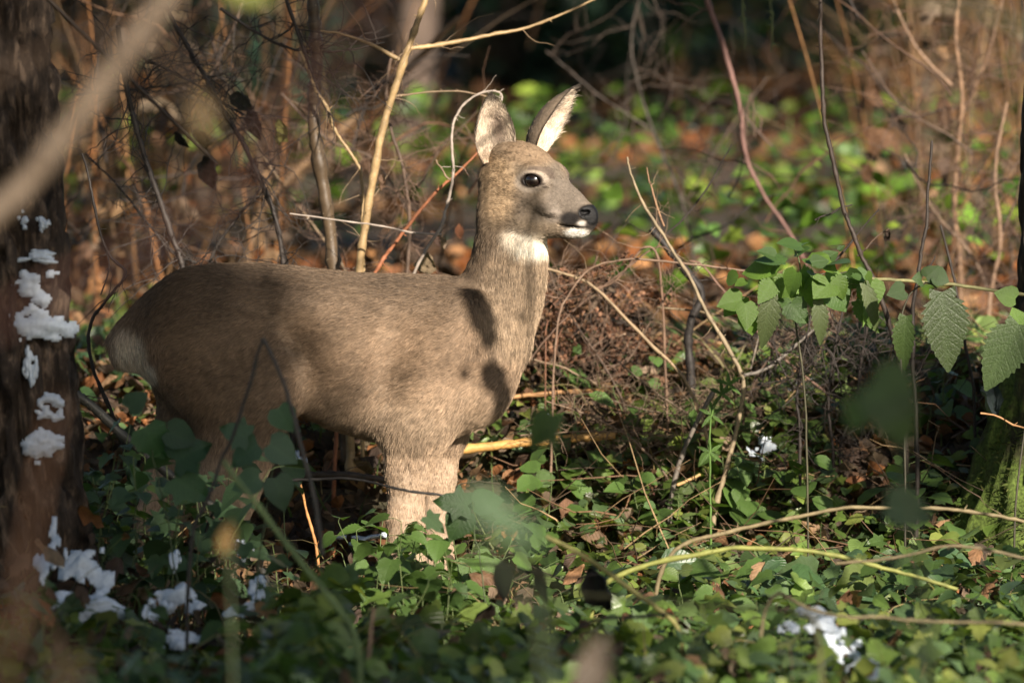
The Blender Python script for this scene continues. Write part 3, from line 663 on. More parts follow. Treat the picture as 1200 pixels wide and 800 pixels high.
def build_trees():
    # left trunk
    Y = -0.85; b0 = at(28, 700, Y); zg = float(hgt(b0[0], Y))
    root = empty('oak_tree', (b0[0], Y, zg-.1), 'thick dark tree trunk with snow stuck to its rough bark', 'tree')
    pts = [np.array([b0[0]+.02, Y, zg-.1]), at(26, 560, Y), at(14, 400, Y), at(2, 200, Y), at(-10, 0, Y), at(-22, -300, Y), at(-60, -1500, Y), at(-90, -3000, Y)]
    W_ = trunk_surface(pts, [.120, .098, .097, .094, .090, .088, .08, .05], 420, 84, .034, 8.5, 2.0, .05)
    mesh_np('trunk', W_.reshape(-1, 3), [grid_faces(420, 84)], M_BARK, None, root)
    mb = MB(); rng = np.random.default_rng(5)
    for k in range(9):
        s_ = spline(pts, 60)[32+3*k]; d = np.array([rng.normal(0, 1), rng.normal(.5, .7), .7]); e = s_+d*1.6
        tube(mb, [s_, s_+d*.8+rng.normal(0, .1, 3), e], .04, .012, (.05,.035,.025), 6, 12, .015)
        for q in range(5): u = s_+d*rng.uniform(.5, 1.6); tube(mb, [u, u+rng.normal(0, .4, 3)+np.array([0, 0, .2]), u+rng.normal(0, .7, 3)], .012, .003, (.05,.035,.025), 4, 7, .01)
    tag(mb.build('crown', M_TWIG, root), kind='stuff')
    # thin second stem behind it
    Y = -.2; b = at(46, 620, Y); root = empty('birch_sapling', (b[0], Y, float(hgt(b[0], Y))), 'thin pale barked stem right behind the thick dark trunk', 'tree')
    mb = MB(); P = [np.array([b[0], Y, hgt(b[0], Y)-.05]), at(52, 400, Y), at(46, 220, Y), at(40, 100, Y), at(36, 0, Y), at(30, -300, Y)]
    tube(mb, P, .022, .014, (.11,.085,.06), 10, 40, .0012, .1); mb.build('trunk', M_TWIG, root)
    mb = MB(); 
    for k in range(5): u = P[-1]-np.array([0, 0, .1*k]); tube(mb, [u, u+rng.normal(0, .15, 3)+np.array([0, 0, .25]), u+rng.normal(0, .2, 3)+np.array([0, 0, .6])], .008, .002, (.08,.06,.045), 5, 8, .006)
    tag(mb.build('crown', M_TWIG, root), kind='stuff')
    # right mossy trunk
    Y = 0.35; c = at(1268, 720, Y); zg = float(hgt(c[0], Y))
    root = empty('mossy_tree', (c[0], Y, zg-.06), 'mossy tree base with dark cracked bark at the right edge', 'tree')
    pts = [np.array([c[0]+.02, Y, zg-.06]), at(1262, 620, Y), at(1266, 520, Y), at(1276, 420, Y), at(1284, 320, Y), at(1290, 100, Y), at(1300, -200, Y), at(1300, -2500, Y)]
    W_ = trunk_surface(pts, [.26, .235, .185, .155, .145, .138, .13, .08], 400, 96, .022, 6.5, 9.0, .04)
    hz = (W_[..., 2]-zg)
    mo = np.clip(.46-hz*.75, -.3, .62)[..., None]*np.ones(3)
    mesh_np('trunk', W_.reshape(-1, 3), [grid_faces(400, 96)], M_MOSSBARK, mo.reshape(-1, 3), root)
    mb = MB(); rng = np.random.default_rng(8); n = 9000                                     # moss cushions: short shoots
    ii = rng.integers(2, 130, n); jj = rng.integers(0, 96, n); p = W_[ii, jj]
    nz = np.array([mnoise.noise(Vector(q*14)) for q in p]); ok = nz > (-.05+ (p[:, 2]-zg)*1.1-.1); ii, jj, p = ii[ok], jj[ok], p[ok]
    out = nrm(p-np.array([c[0], Y, 0])*[1, 1, 0]-np.array([0, 0, 1])*p*[0, 0, 1]); out[:, 2] = .35
    p = p+rng.normal(0, .004, p.shape)
    strew(mb, BLADE, p, nrm(out)+rng.normal(0, .55, p.shape), rng.normal(0, 1, p.shape), rng.uniform(.006, .016, len(p)), pick(np.array([(.06,.09,.015),(.09,.12,.02),(.05,.07,.015),(.11,.12,.03)]), len(p), rng), .28)
    tag(mb.build('moss', M_DEAD, root), kind='stuff')
    mb = MB()
    for k in range(8):
        s_ = pts[-1]-np.array([0, 0, .25*k]); d = np.array([rng.normal(0, 1), rng.normal(0, .8), .6]); tube(mb, [s_, s_+d*.8+rng.normal(0, .1, 3), s_+d*1.7], .045, .01, (.06,.045,.03), 6, 12, .015)
    tag(mb.build('crown', M_TWIG, root), kind='stuff')
    # pale trunk far behind, and two darker ones
    for px, w, Yt, lab, mt in ((490, 25, 10.5, 'pale blurred trunk far behind between the saplings and the deer ears', M_PALE), (655, 13, 24, 'slim dark distant trunk above the far ear of the deer', M_BARK),
                               (150, 22, 15, 'dark distant trunk in the upper left behind the twigs', M_BARK), (1010, 16, 27, 'dark distant trunk in the upper right background', M_BARK)):
        b = at(px, 300, Yt); zg = float(hgt(b[0], Yt)); root = empty('beech_tree', (b[0], Yt, zg-.1), lab, 'tree'); r = w*pxm(Yt)
        P = [np.array([b[0]-.05, Yt, zg-.1]), np.array([b[0], Yt, zg+.5]), np.array([b[0]+.05, Yt, zg+1.2]), np.array([b[0]+.10, Yt, zg+2.5]), np.array([b[0]+.0, Yt, zg+6])]
        V, F = tube_mesh(spline(P, 30), np.linspace(r*1.15, r*.6, 30), 14); mesh_np('trunk', V, [F], mt, None, root)
        mb = MB()
        for k in range(10):
            s_ = P[-1]-np.array([0, 0, .3*k]); d = np.array([rng.normal(0, 1), rng.normal(0, 1), .8]); tube(mb, [s_, s_+d*.7, s_+d*1.5+rng.normal(0, .2, 3)], r*.3, .006, (.07,.05,.04), 5, 9, .02)
        tag(mb.build('crown', M_TWIG, root), kind='stuff')
build_trees()

# ------------------------------------------------------------------ snow
def mat_snow():
    m, t, b = new_mat('blue_shade_snow'); tc = N(t, 'ShaderNodeTexCoord'); n1 = N(t, 'ShaderNodeTexNoise', Scale=120.0, Detail=5.0); t.links.new(tc.outputs['Object'], n1.inputs['Vector'])
    t.links.new(ramp(t, n1.outputs[0], [(.3, (.44,.50,.58)), (.7, (.60,.66,.73))]), b.inputs['Base Color']); b.inputs['Roughness'].default_value = .55  # blue of the shade put into the snow colour, darkened against glare
    b.inputs['Subsurface Weight'].default_value = .15; b.inputs['Subsurface Radius'].default_value = (.01, .012, .015)
    bp = N(t, 'ShaderNodeBump', Strength=.5, Distance=.004); t.links.new(n1.outputs[0], bp.inputs['Height']); t.links.new(bp.outputs[0], b.inputs['Normal'])
    return m
M_SNOW = mat_snow()
def snow_blob(c, rx, ry, rz, seed, label, group, faceup=True):
    """a ragged crust of snow: noise height over a patch, kept only where it is thick enough, closed underneath"""
    n = 34; g = np.linspace(-1.25, 1.25, n); U, Vv = np.meshgrid(g, g, indexing='ij')
    H = np.empty((n, n))
    for i in range(n):
        for j in range(n):
            q = Vector((U[i, j]*1.3+seed*4.7, Vv[i, j]*1.3-seed*2.9, seed*1.3))
            H[i, j] = mnoise.noise(q)*.85+mnoise.noise(q*2.3)*.50+mnoise.noise(q*6)*.13
    H = H+.26-.60*(np.hypot(U, Vv))**2
    T = np.clip(H, 0, None)**.6*.8
    nn = nrm(np.array([0, -.62, .78])) if faceup else np.array([0, -1.0, 0]); ax = np.array([1.0, 0, 0]); ay = np.cross(nn, ax)
    sy = rz/abs(ay[2]); th = ry
    wob = np.array([[mnoise.noise(Vector((U[i, j]*.9+seed, Vv[i, j]*.9, 5.5))) for j in range(n)] for i in range(n)])
    sag = (wob*.55*rx)[..., None]*nn if faceup else (-.35*(U*rx)**2/.11)[..., None]*nn
    P = (U*rx)[..., None]*ax+(Vv*sy)[..., None]*ay+sag; top = P+(T*th)[..., None]*nn; bot = P-.004*nn
    keep = (H[:-1, :-1] > 0)|(H[1:, :-1] > 0)|(H[1:, 1:] > 0)|(H[:-1, 1:] > 0); ii, jj = np.nonzero(keep); q = ii*n+jj
    F = np.stack([q, q+n, q+n+1, q+1], 1); V = np.vstack([top.reshape(-1, 3), bot.reshape(-1, 3)]); Fb = F[:, ::-1]+n*n
    E = {}
    for f in F.tolist():
        for k in range(4): E[(f[k], f[(k+1) % 4])] = 1
    side = np.array([[a_, a_+n*n, b_+n*n, b_] for a_, b_ in E if (b_, a_) not in E])
    F = np.vstack([F, Fb, side]); us = np.unique(F); mp = np.zeros(len(V), int); mp[us] = np.arange(len(us))
    o = mesh_np('snow_patch', V[us], [mp[F]], M_SNOW); o.location = c
    return tag(o, label, 'snow', group)
def build_snow():
    G1, G2 = 'snow stuck to the left trunk', 'snow lying on the undergrowth'
    for k, (px, py, w, h, lab) in enumerate([(31,265,11,13,'small snow fleck highest on the dark trunk'),(52,263,6,8,'tiny snow speck to the right of the highest fleck on the dark trunk'),(44,302,24,8,'thin flat snow streak on the dark trunk below the top flecks'),(46,336,24,20,'rounded snow patch on the dark trunk below the thin streak'),
        (44,380,31,23,'largest snow patch in the middle of the dark trunk'),(38,424,8,22,'narrow upright snow sliver on the dark trunk under the largest patch'),(57,474,17,15,'small snow lump on the lower dark trunk at its right side'),(46,519,25,19,'lowest snow patch on the dark trunk above its foot')]):
        c = at(px, py, -0.958); snow_blob(c, w*pxm(-1)*1.25, .014, h*pxm(-1)*1.25, k+1, lab, G1, faceup=False)
    L = [(58,648,20,34,-1.25,'pointed snow lump leaning against the foot of the dark trunk'),(104,672,36,24,-1.15,'broad snow lump right of the trunk foot'),(110,716,46,20,-1.35,'longest snow slab in the shaded leaves below the trunk foot'),
         (182,712,17,15,-1.3,'ragged snow piece on leaves right of the longest slab'),(213,700,32,16,-1.25,'slanting snow strip on the shaded leaves'),(218,746,27,13,-1.5,'low snow hump in the shaded leaves beneath the slanting strip'),(302,689,13,16,-1.2,'upright snow chip on shaded leaves below the deer hind legs'),
         (286,642,11,11,-.9,'small snow chip high on leaves in front of the deer hind legs'),(204,656,7,13,-1.1,'narrow snow chip between dark leaves in front of the far hind leg'),(282,716,22,9,-1.3,'thin snow scrap under the upright chip'),(71,763,14,8,-1.5,'lone small snow crumb near the lower left corner'),(186,760,6,8,-1.6,'tiny snow crumb beside the low hump'),
         (428,630,40,9,.55,'thin snow patch on dark litter just behind the front legs of the deer'),(958,728,36,15,-1.7,'bright snow arch on the leaves at the lower right'),(976,747,18,10,-1.75,'snow crumb tucked under the bright arch'),(925,733,14,9,-1.7,'small snow knob left of the bright arch'),
         (991,763,22,10,-1.8,'short snow bar below the bright arch'),(1032,790,44,16,-1.95,'snow heap cut by the lower edge of the picture'),(1100,762,10,7,-1.8,'single snow dot on a stalk in the lower right'),(893,522,20,13,.6,'sunlit white snow lump beside an orange leaf'),
         (958,451,46,6,2.6,'long thin snow line behind the black dead stems'),(1092,433,42,9,3.2,'blurred snow streak behind the big nettle leaves'),(1142,414,12,6,3.4,'blurred snow dot at the end of the streak'),(640,491,7,6,.7,'tiny bright snow speck beside the golden stick'),(348,540,10,10,.6,'snow fleck on litter under the deer belly')]
    for k, (px, py, w, h, Y, lab) in enumerate(L):
        if Y > 0: g_ = ground_at(px, py, -1, 9); Y = g_[1]-(.11 if g_[1] < 1.3 else .35)
        c = at(px, py, Y); s_ = pxm(Y); snow_blob(c, w*s_*.98, (.012 if w > 36 and Y > 0 else min(.020, max(.009, .45*w*s_))), h*s_*.98, 20+k, lab, G2)
build_snow()

# ------------------------------------------------------------------ litter, ground cover and grass (uncountable)
def wedge(n, y0, y1, rng, m=.078, pad=.45, pw=1.0):
    y = y0+(y1-y0)*rng.random(n)**pw; x = rng.uniform(-1, 1, n)*(m*(y+16)+pad); return x, y
def patch(x, y, s, seed):
    r = np.random.default_rng(seed); o = np.zeros(len(x))
    for _ in range(9): k = r.normal(0, s, 2); o += np.sin(k[0]*x+k[1]*y+r.uniform(0, 6.28))
    return o/2.1
def build_cover():
    rng = np.random.default_rng(21)
    mb = MB()                                                        # near leaf litter
    for shp, n in ((CURL, 5200), (CURL2, 4200), (OVAL, 1800)):
        x, y = wedge(n, -4, 4, rng); z = hgt(x, y)+rng.uniform(.0, .03, n)
        strew(mb, shp, np.stack([x, y, z], 1), anydir(n, .1, rng), updir(n, .55, rng), rng.uniform(.025, .062, n), pick(BROWNS, n, rng, .3), rng.uniform(.7, 1.2, n))
    mb_n = 1400; x, y = wedge(mb_n, -3.5, 0, rng); z = hgt(x, y)+rng.uniform(.05, .2, mb_n)
    strew(mb, CURL2, np.stack([x, y, z], 1), anydir(mb_n, -.2, rng), updir(mb_n, .8, rng), rng.uniform(.02, .05, mb_n), pick(BROWNS, mb_n, rng, .35))
    n = 7000; x = rng.uniform(-1.3, 1.4, n); y = rng.uniform(.0, 1.5, n); z = hgt(x, y)+rng.random(n)**2*.04
    strew(mb, CURL, np.stack([x, y, z], 1)[:4500], anydir(4500, .1, rng), updir(4500, .7, rng)+np.array([0, -.3, 0]), rng.uniform(.014, .048, 4500), pick(BROWNS, 4500, rng, .35), rng.uniform(.6, 1.2, 4500))
    strew(mb, CURL2, np.stack([x, y, z], 1)[4500:], anydir(2500, .1, rng), updir(2500, .8, rng)+np.array([0, -.3, 0]), rng.uniform(.014, .05, 2500), pick(BROWNS, 2500, rng, .35), rng.uniform(.6, 1.2, 2500))
    tag(mb.build('leaf_litter', M_DEAD), 'brown dead leaves lying all over the ground near the deer', 'dead leaves', None, 'stuff')
    mb = MB(); n = 1100                                              # dry leaves caught in the tangle right of the deer
    x = rng.normal(.17, .13, n); y = rng.uniform(1.02, 1.7, n); z = hgt(x, y)+rng.random(n)**1.8*.20*np.exp(-((x-.16)/.16)**2)
    strew(mb, CRUMP2, np.stack([x, y, z], 1)[:400], anydir(400, 0, rng), updir(400, 1.2, rng), rng.uniform(.018, .05, 400), pick(BROWNS, 400, rng, .4)); strew(mb, CURL2, np.stack([x, y, z], 1)[400:], anydir(700, 0, rng), updir(700, 1.2, rng), rng.uniform(.010, .03, 700), pick(BROWNS, 700, rng, .4))
    tag(mb.build('dry_leaves', M_DEAD), 'heap of dry brown leaves caught in the twigs right of the deer', 'dead leaves', None, 'stuff')
    mb = MB()                                                        # far leaf litter
    n = 26000; x, y = wedge(n, 2.4, 42, rng, .085, 1.0, 1.25); ok = patch(x, y, 1.1, 4) > -.8; x, y = x[ok], y[ok]; n = len(x)
    strew(mb, CURL, np.stack([x, y, hgt(x, y)+rng.uniform(0, .05, n)], 1), anydir(n, .1, rng), updir(n, .6, rng), rng.uniform(.035, .075, n), pick(BROWNS*np.array([1.2, .98, .75]), n, rng, .4))
    tag(mb.build('distant_litter', M_DEAD), 'blurred carpet of orange brown dead leaves far behind the deer', 'dead leaves', None, 'stuff')
    mb = MB()                                                        # low green leaves close to the ground
    for shp, n, s0, s1 in ((HEART, 6500, .026, .066), (IVY, 5000, .024, .060), (ROUND, 5500, .012, .036), (HEART2, 4800, .028, .070), (NETTLE, 2600, .03, .07), (OVAL, 2500, .02, .05)):
        x, y = wedge(n, -4.2, 3.6, rng); keep = (patch(x, y, 3.2, 9) > np.where(y < .1, -.75, np.where(y < 2.6, -.15, .2)) ); x, y = x[keep], y[keep]; n = len(x)
        tall = np.where(y < -.12, .185, .05)*np.where((x < -.28) & (y < 0), 1.35, 1)*np.where((x < -.42) & (y < -.75) & (y > -3), .40, 1); hz = rng.random(n)**.8*tall
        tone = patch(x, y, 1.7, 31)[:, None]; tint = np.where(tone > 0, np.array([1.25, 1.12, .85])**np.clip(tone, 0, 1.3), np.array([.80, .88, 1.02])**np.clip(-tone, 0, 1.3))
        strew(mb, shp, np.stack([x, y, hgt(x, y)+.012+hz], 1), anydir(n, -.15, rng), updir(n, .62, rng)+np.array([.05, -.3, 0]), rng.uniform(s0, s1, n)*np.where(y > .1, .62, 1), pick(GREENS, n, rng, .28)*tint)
    for shp, n in ((HEART, 1500), (ROUND, 1800), (IVY, 1200), (NETTLE, 500)):     # greens climbing the little bank
        x = rng.uniform(-.2, 1.3, n); y = rng.uniform(.1, 1.5, n); ok = patch(x, y, 4.5, 77) > -.25; x, y = x[ok], y[ok]; n = len(x)
        strew(mb, shp, np.stack([x, y, hgt(x, y)+.015+rng.random(n)**1.5*.08], 1), anydir(n, -.1, rng), updir(n, .6, rng)+np.array([.05, -.5, 0]), rng.uniform(.014, .044, n), pick(GREENS, n, rng, .3)*rng.uniform(.7, 1.3, (n, 1)))
    tag(mb.build('ground_cover', M_LEAF), 'low green heart shaped and lobed leaves covering the forest floor', 'ground cover', None, 'stuff')
    mb = MB()                                                        # background herbs in broken patches
    for shp, n in ((HEART, 9000), (OVAL, 6000), (IVY, 7000)):
        x, y = wedge(n, 2.6, 38, rng, .085, 1.0, 1.2); keep = (patch(x, y, .75, 5)+.55*patch(x, y, 2.6, 6) > .28)&~((x < -.1-.02*y) & (rng.random(n) < .6)); x, y = x[keep], y[keep]; n = len(x)
        strew(mb, shp, np.stack([x, y, hgt(x, y)+rng.random(n)**1.4*.34], 1), anydir(n, 0, rng), updir(n, .9, rng)+np.array([.1, -.2, 0]), rng.uniform(.022, .075, n), pick(GREENS*np.array([1.1, 1.3, .75]), n, rng, .45))
    tag(mb.build('distant_undergrowth', M_LEAF), 'blurred green herbs scattered over the far forest floor', 'undergrowth', None, 'stuff')
    mb = MB()                                                        # brushwood: fine brown twigs crossing everywhere behind
    for k in range(640):
        Y = 1.7+12*rng.random()**1.6; u_ = rng.random(); px = rng.uniform(40, 420) if u_ < .62 else (rng.uniform(1000, 1260) if u_ < .84 else rng.uniform(400, 980)); b = at(px, 300, Y); hmax = 1.5 if (px < 420 or px > 960) else .45
        p = np.array([b[0], Y, hgt(b[0], Y)+rng.random()*hmax]); L = rng.uniform(.12, .5); q = [p]; d = nrm(np.array([rng.normal(0, 1), rng.normal(0, .4), rng.normal(.25, .8)]))
        for _ in range(5): d = nrm(d+rng.normal(0, .3, 3)); q.append(q[-1]+d*L/5)
        tube(mb, q, rng.uniform(.0012, .0034), .0008, pick(np.array([(.085,.048,.03),(.04,.028,.022),(.13,.07,.038),(.028,.021,.018),(.022,.018,.015)]), 1, rng)[0], 4, 9, .003, .2, rng)
    tag(mb.build('brushwood', M_TWIG), 'fine brown brushwood crossing in all directions behind the deer', 'twigs', None, 'stuff')
    mb = MB(); n = 2600                                              # grass blades
    x, y = wedge(n, -3.5, 2.4, rng); L = rng.uniform(.05, .17, n)
    strew(mb, BLADE, np.stack([x, y, hgt(x, y)], 1), anydir(n, 1.1, rng), anydir(n, .3, rng), L, pick(np.array([(.07,.11,.03),(.12,.14,.04),(.20,.17,.08),(.05,.08,.03)]), n, rng), .035)
    SC_ = np.array([(.16,.17,.05),(.24,.19,.09),(.09,.13,.04),(.05,.045,.03),(.30,.22,.11),(.12,.08,.05)])
    for k in range(900):
        x, y = wedge(1, -4.0, .9, rng); p = np.array([x[0], y[0], hgt(x[0], y[0])]); h = rng.uniform(.06, .26)*(1 if y[0] < 0 else .5); d = anydir(1, 0, rng)[0]*np.array([1, 1, 0])*rng.uniform(.3, 1.3)*h
        tube(mb, [p, p+d*.3+np.array([0, 0, h*.7]), p+d+np.array([0, 0, h*rng.uniform(.5, 1.05)])], rng.uniform(.0008, .0017), .0006, pick(SC_, 1, rng)[0], 4, 8, .001)
    tag(mb.build('grass', M_LEAF), 'thin grass blades between the leaves', 'grass', None, 'stuff')
    mb = MB()                                                        # fine dead twigs and straw
    for k in range(1300):
        x, y = wedge(1, -2.5, 3, rng)
        if k > 700: x, y = np.array([rng.uniform(-.1, 1.25)]), np.array([rng.uniform(.1, 1.4)]); p = np.array([x[0], y[0], hgt(x[0], y[0])+rng.uniform(.005, .07)]); d = anydir(1, rng.normal(.1, .25), rng)[0]*rng.uniform(.04, .16)
        tube(mb, [p, p+d+rng.normal(0, .01, 3), p+2*d+rng.normal(0, .025, 3)], rng.uniform(.0008, .0024), .0006, pick(np.array([(.12,.075,.045),(.25,.17,.09),(.07,.05,.035),(.16,.09,.05)]), 1, rng)[0], 4, 5, .004)
    tag(mb.build('twig_litter', M_TWIG), 'fine dead twigs and straw strewn on the ground', 'twigs', None, 'stuff')
    mb = MB()                                                        # dry stalks standing in the background
    for k in range(300):
        left = rng.random() < .5
        Y = rng.uniform(2.6, 14); px = rng.uniform(60, 340) if left else rng.uniform(1010, 1260)
        if rng.random() < .05: px = rng.uniform(330, 540)
        b = at(px, 300, Y); p = np.array([b[0], Y, hgt(b[0], Y)]); h = rng.uniform(.25, 1.15); lean = rng.normal(0, .30, 3)*h
        tube(mb, [p, p+np.array([0, 0, h*.5])+lean*.3, p+np.array([0, 0, h])+lean], rng.uniform(.002, .006), .0015, pick(np.array([(.26,.13,.055),(.15,.08,.04),(.24,.16,.09),(.10,.06,.04),(.30,.13,.05)]), 1, rng)[0], 4, 6, .006)
        for q in range(rng.integers(0, 6)):
            u = p+np.array([0, 0, h*rng.uniform(.2, 1)]); strew(mb, CURL2, u[None], anydir(1, -.4, rng), anydir(1, .3, rng), rng.uniform(.025, .065), pick(BROWNS*1.2, 1, rng))
    tag(mb.build('dry_stalks', M_DEAD), 'mass of dry orange brown stalks standing blurred behind the deer', 'dry plants', None, 'stuff')
build_cover()
# ------------------------------------------------------------------ stems, saplings and twigs traced where they stand
def trace(pts, Y, dY=0.0):
    """photograph points to world points at depth Y; dY = how much farther the last point stands"""
    n = len(pts); return np.array([at(p[0], p[1], (p[2] if len(p) > 2 else Y)+dY*i/max(1, n-1)) for i, p in enumerate(pts)])
def on_ground(P, sink=.02):
    """lead a stem's lower end on down to the soil"""
    p = P[-1].copy(); d = P[-1]-P[-2]; g = hgt(p[0], p[1])
    if p[2] > g+.01: e = np.array([p[0]+d[0]*.3, p[1]+.01, hgt(p[0]+d[0]*.3, p[1]+.01)-sink]); return np.vstack([P, e])
    return P
TAN, GOLD, DARK, GREY, RED = (.20,.14,.085), (.30,.205,.10), (.030,.023,.019), (.30,.25,.21), (.30,.115,.055)
BRN = (.085,.055,.038)
def twiglets(mb, P, n, length, r, col, rng, spread=1.0, up=.3, depth=1):
    for _ in range(n):
        i = rng.integers(1, len(P)-1); p = P[i]; t = nrm(P[i+1]-P[i-1]); d = nrm(rng.normal(0, 1, 3)*np.array([1, .6, 1])*spread+np.array([0, 0, up])+t*.6)
        L = length*rng.uniform(.4, 1.2); q = [p]
        for k in range(4): d = nrm(d+rng.normal(0, .28, 3)); q.append(q[-1]+d*L/4)
        Q = tube(mb, q, r*rng.uniform(.7, 1.1), r*.35, col, 5, 9, L*.010, .25, rng)
        if depth > 1: twiglets(mb, Q, 3, length*.5, r*.6, col, rng, spread, up, depth-1)
def lying(pts, r):
    return np.array([at(p[0], p[1], ground_at(p[0], p[1], -1, 8)[1]-r*3.0) for p in pts])
def stem_thing(name, label, cat, stems, twigs=0, tl=.12, tr=.0012, tcol=None, seed=1, group=None, depth=1, up=.3, ground=True, mat=None):
    """stems: (points, Y, r_start_px, r_end_px, colour) - the first one is the main stem, listed top to bottom"""
    rng = np.random.default_rng(seed); first = trace(stems[0][0], stems[0][1], stems[0][5] if len(stems[0]) > 5 else 0)
    if ground == 'lie': first = lying(stems[0][0], .055)
    elif ground: first = on_ground(first)
    root = empty(name, first[-1], label, cat, group); allP = []
    for k, s_ in enumerate(stems):
        P = first if k == 0 else trace(s_[0], s_[1], s_[5] if len(s_) > 5 else 0); mb = MB(); w = pxm(s_[1])*.82; L = np.linalg.norm(np.diff(P, axis=0), axis=1).sum()
        if ground != 'lie' and s_[1] > -3:                            # kinks at the nodes
            P = spline(P, max(5, int(L/.055))); kk = rng.normal(0, .0014 if s_[2] < 3.5 else .0009, P.shape); kk[0] = 0; kk[-1] = 0; P = P+kk
        Q = tube(mb, P, s_[2]*w, s_[3]*w, s_[4], 9 if s_[2] > 4 else 7, max(12, int(L/.012)), .0004, .22, rng); allP.append(Q)
        if s_[1] > -3 and ground != 'lie':                            # buds and short spurs
            for q_ in range(int(L/.05)):
                i_ = int(rng.integers(2, len(Q)-2)); d_ = nrm(rng.normal(0, 1, 3)+nrm(Q[i_-1]-Q[i_+1])*.8); l_ = rng.uniform(.004, .014)
                tube(mb, [Q[i_], Q[i_]+d_*l_*.6, Q[i_]+d_*l_], max(.0007, .35*s_[2]*w), .0006, s_[4], 5)
        mb.build('stem' if k == 0 else 'branch', mat or M_TWIG, root)
    if twigs:
        mb = MB(); w = [len(p) for p in allP]
        for p, q in zip(allP, w): twiglets(mb, p, max(1, int(twigs*q/sum(w))), tl, tr, tcol or stems[0][4], rng, 1, up, depth)
        tag(mb.build('twigs', mat or M_TWIG, root), kind='stuff')
    return root, allP
M_SAP = mat_attr('sapling_bark', .5, .4, 70, .35, .3)
def add_lenticels():
    t = M_SAP.node_tree; b = t.nodes['Principled BSDF']; src = b.inputs['Base Color'].links[0].from_socket
    tc = N(t, 'ShaderNodeTexCoord'); mp = N(t, 'ShaderNodeMapping'); mp.inputs['Scale'].default_value = (1, 1, .6); t.links.new(tc.outputs['Object'], mp.inputs[0])
    vo = N(t, 'ShaderNodeTexVoronoi', Scale=170.0); t.links.new(mp.outputs[0], vo.inputs['Vector'])
    k = ramp(t, vo.outputs['Distance'], [(.08, .7), (.15, 0.0)]); t.links.new(mix_rgb(t, 'MIX', k, src, (.45, .38, .26, 1)), b.inputs['Base Color'])
add_lenticels()
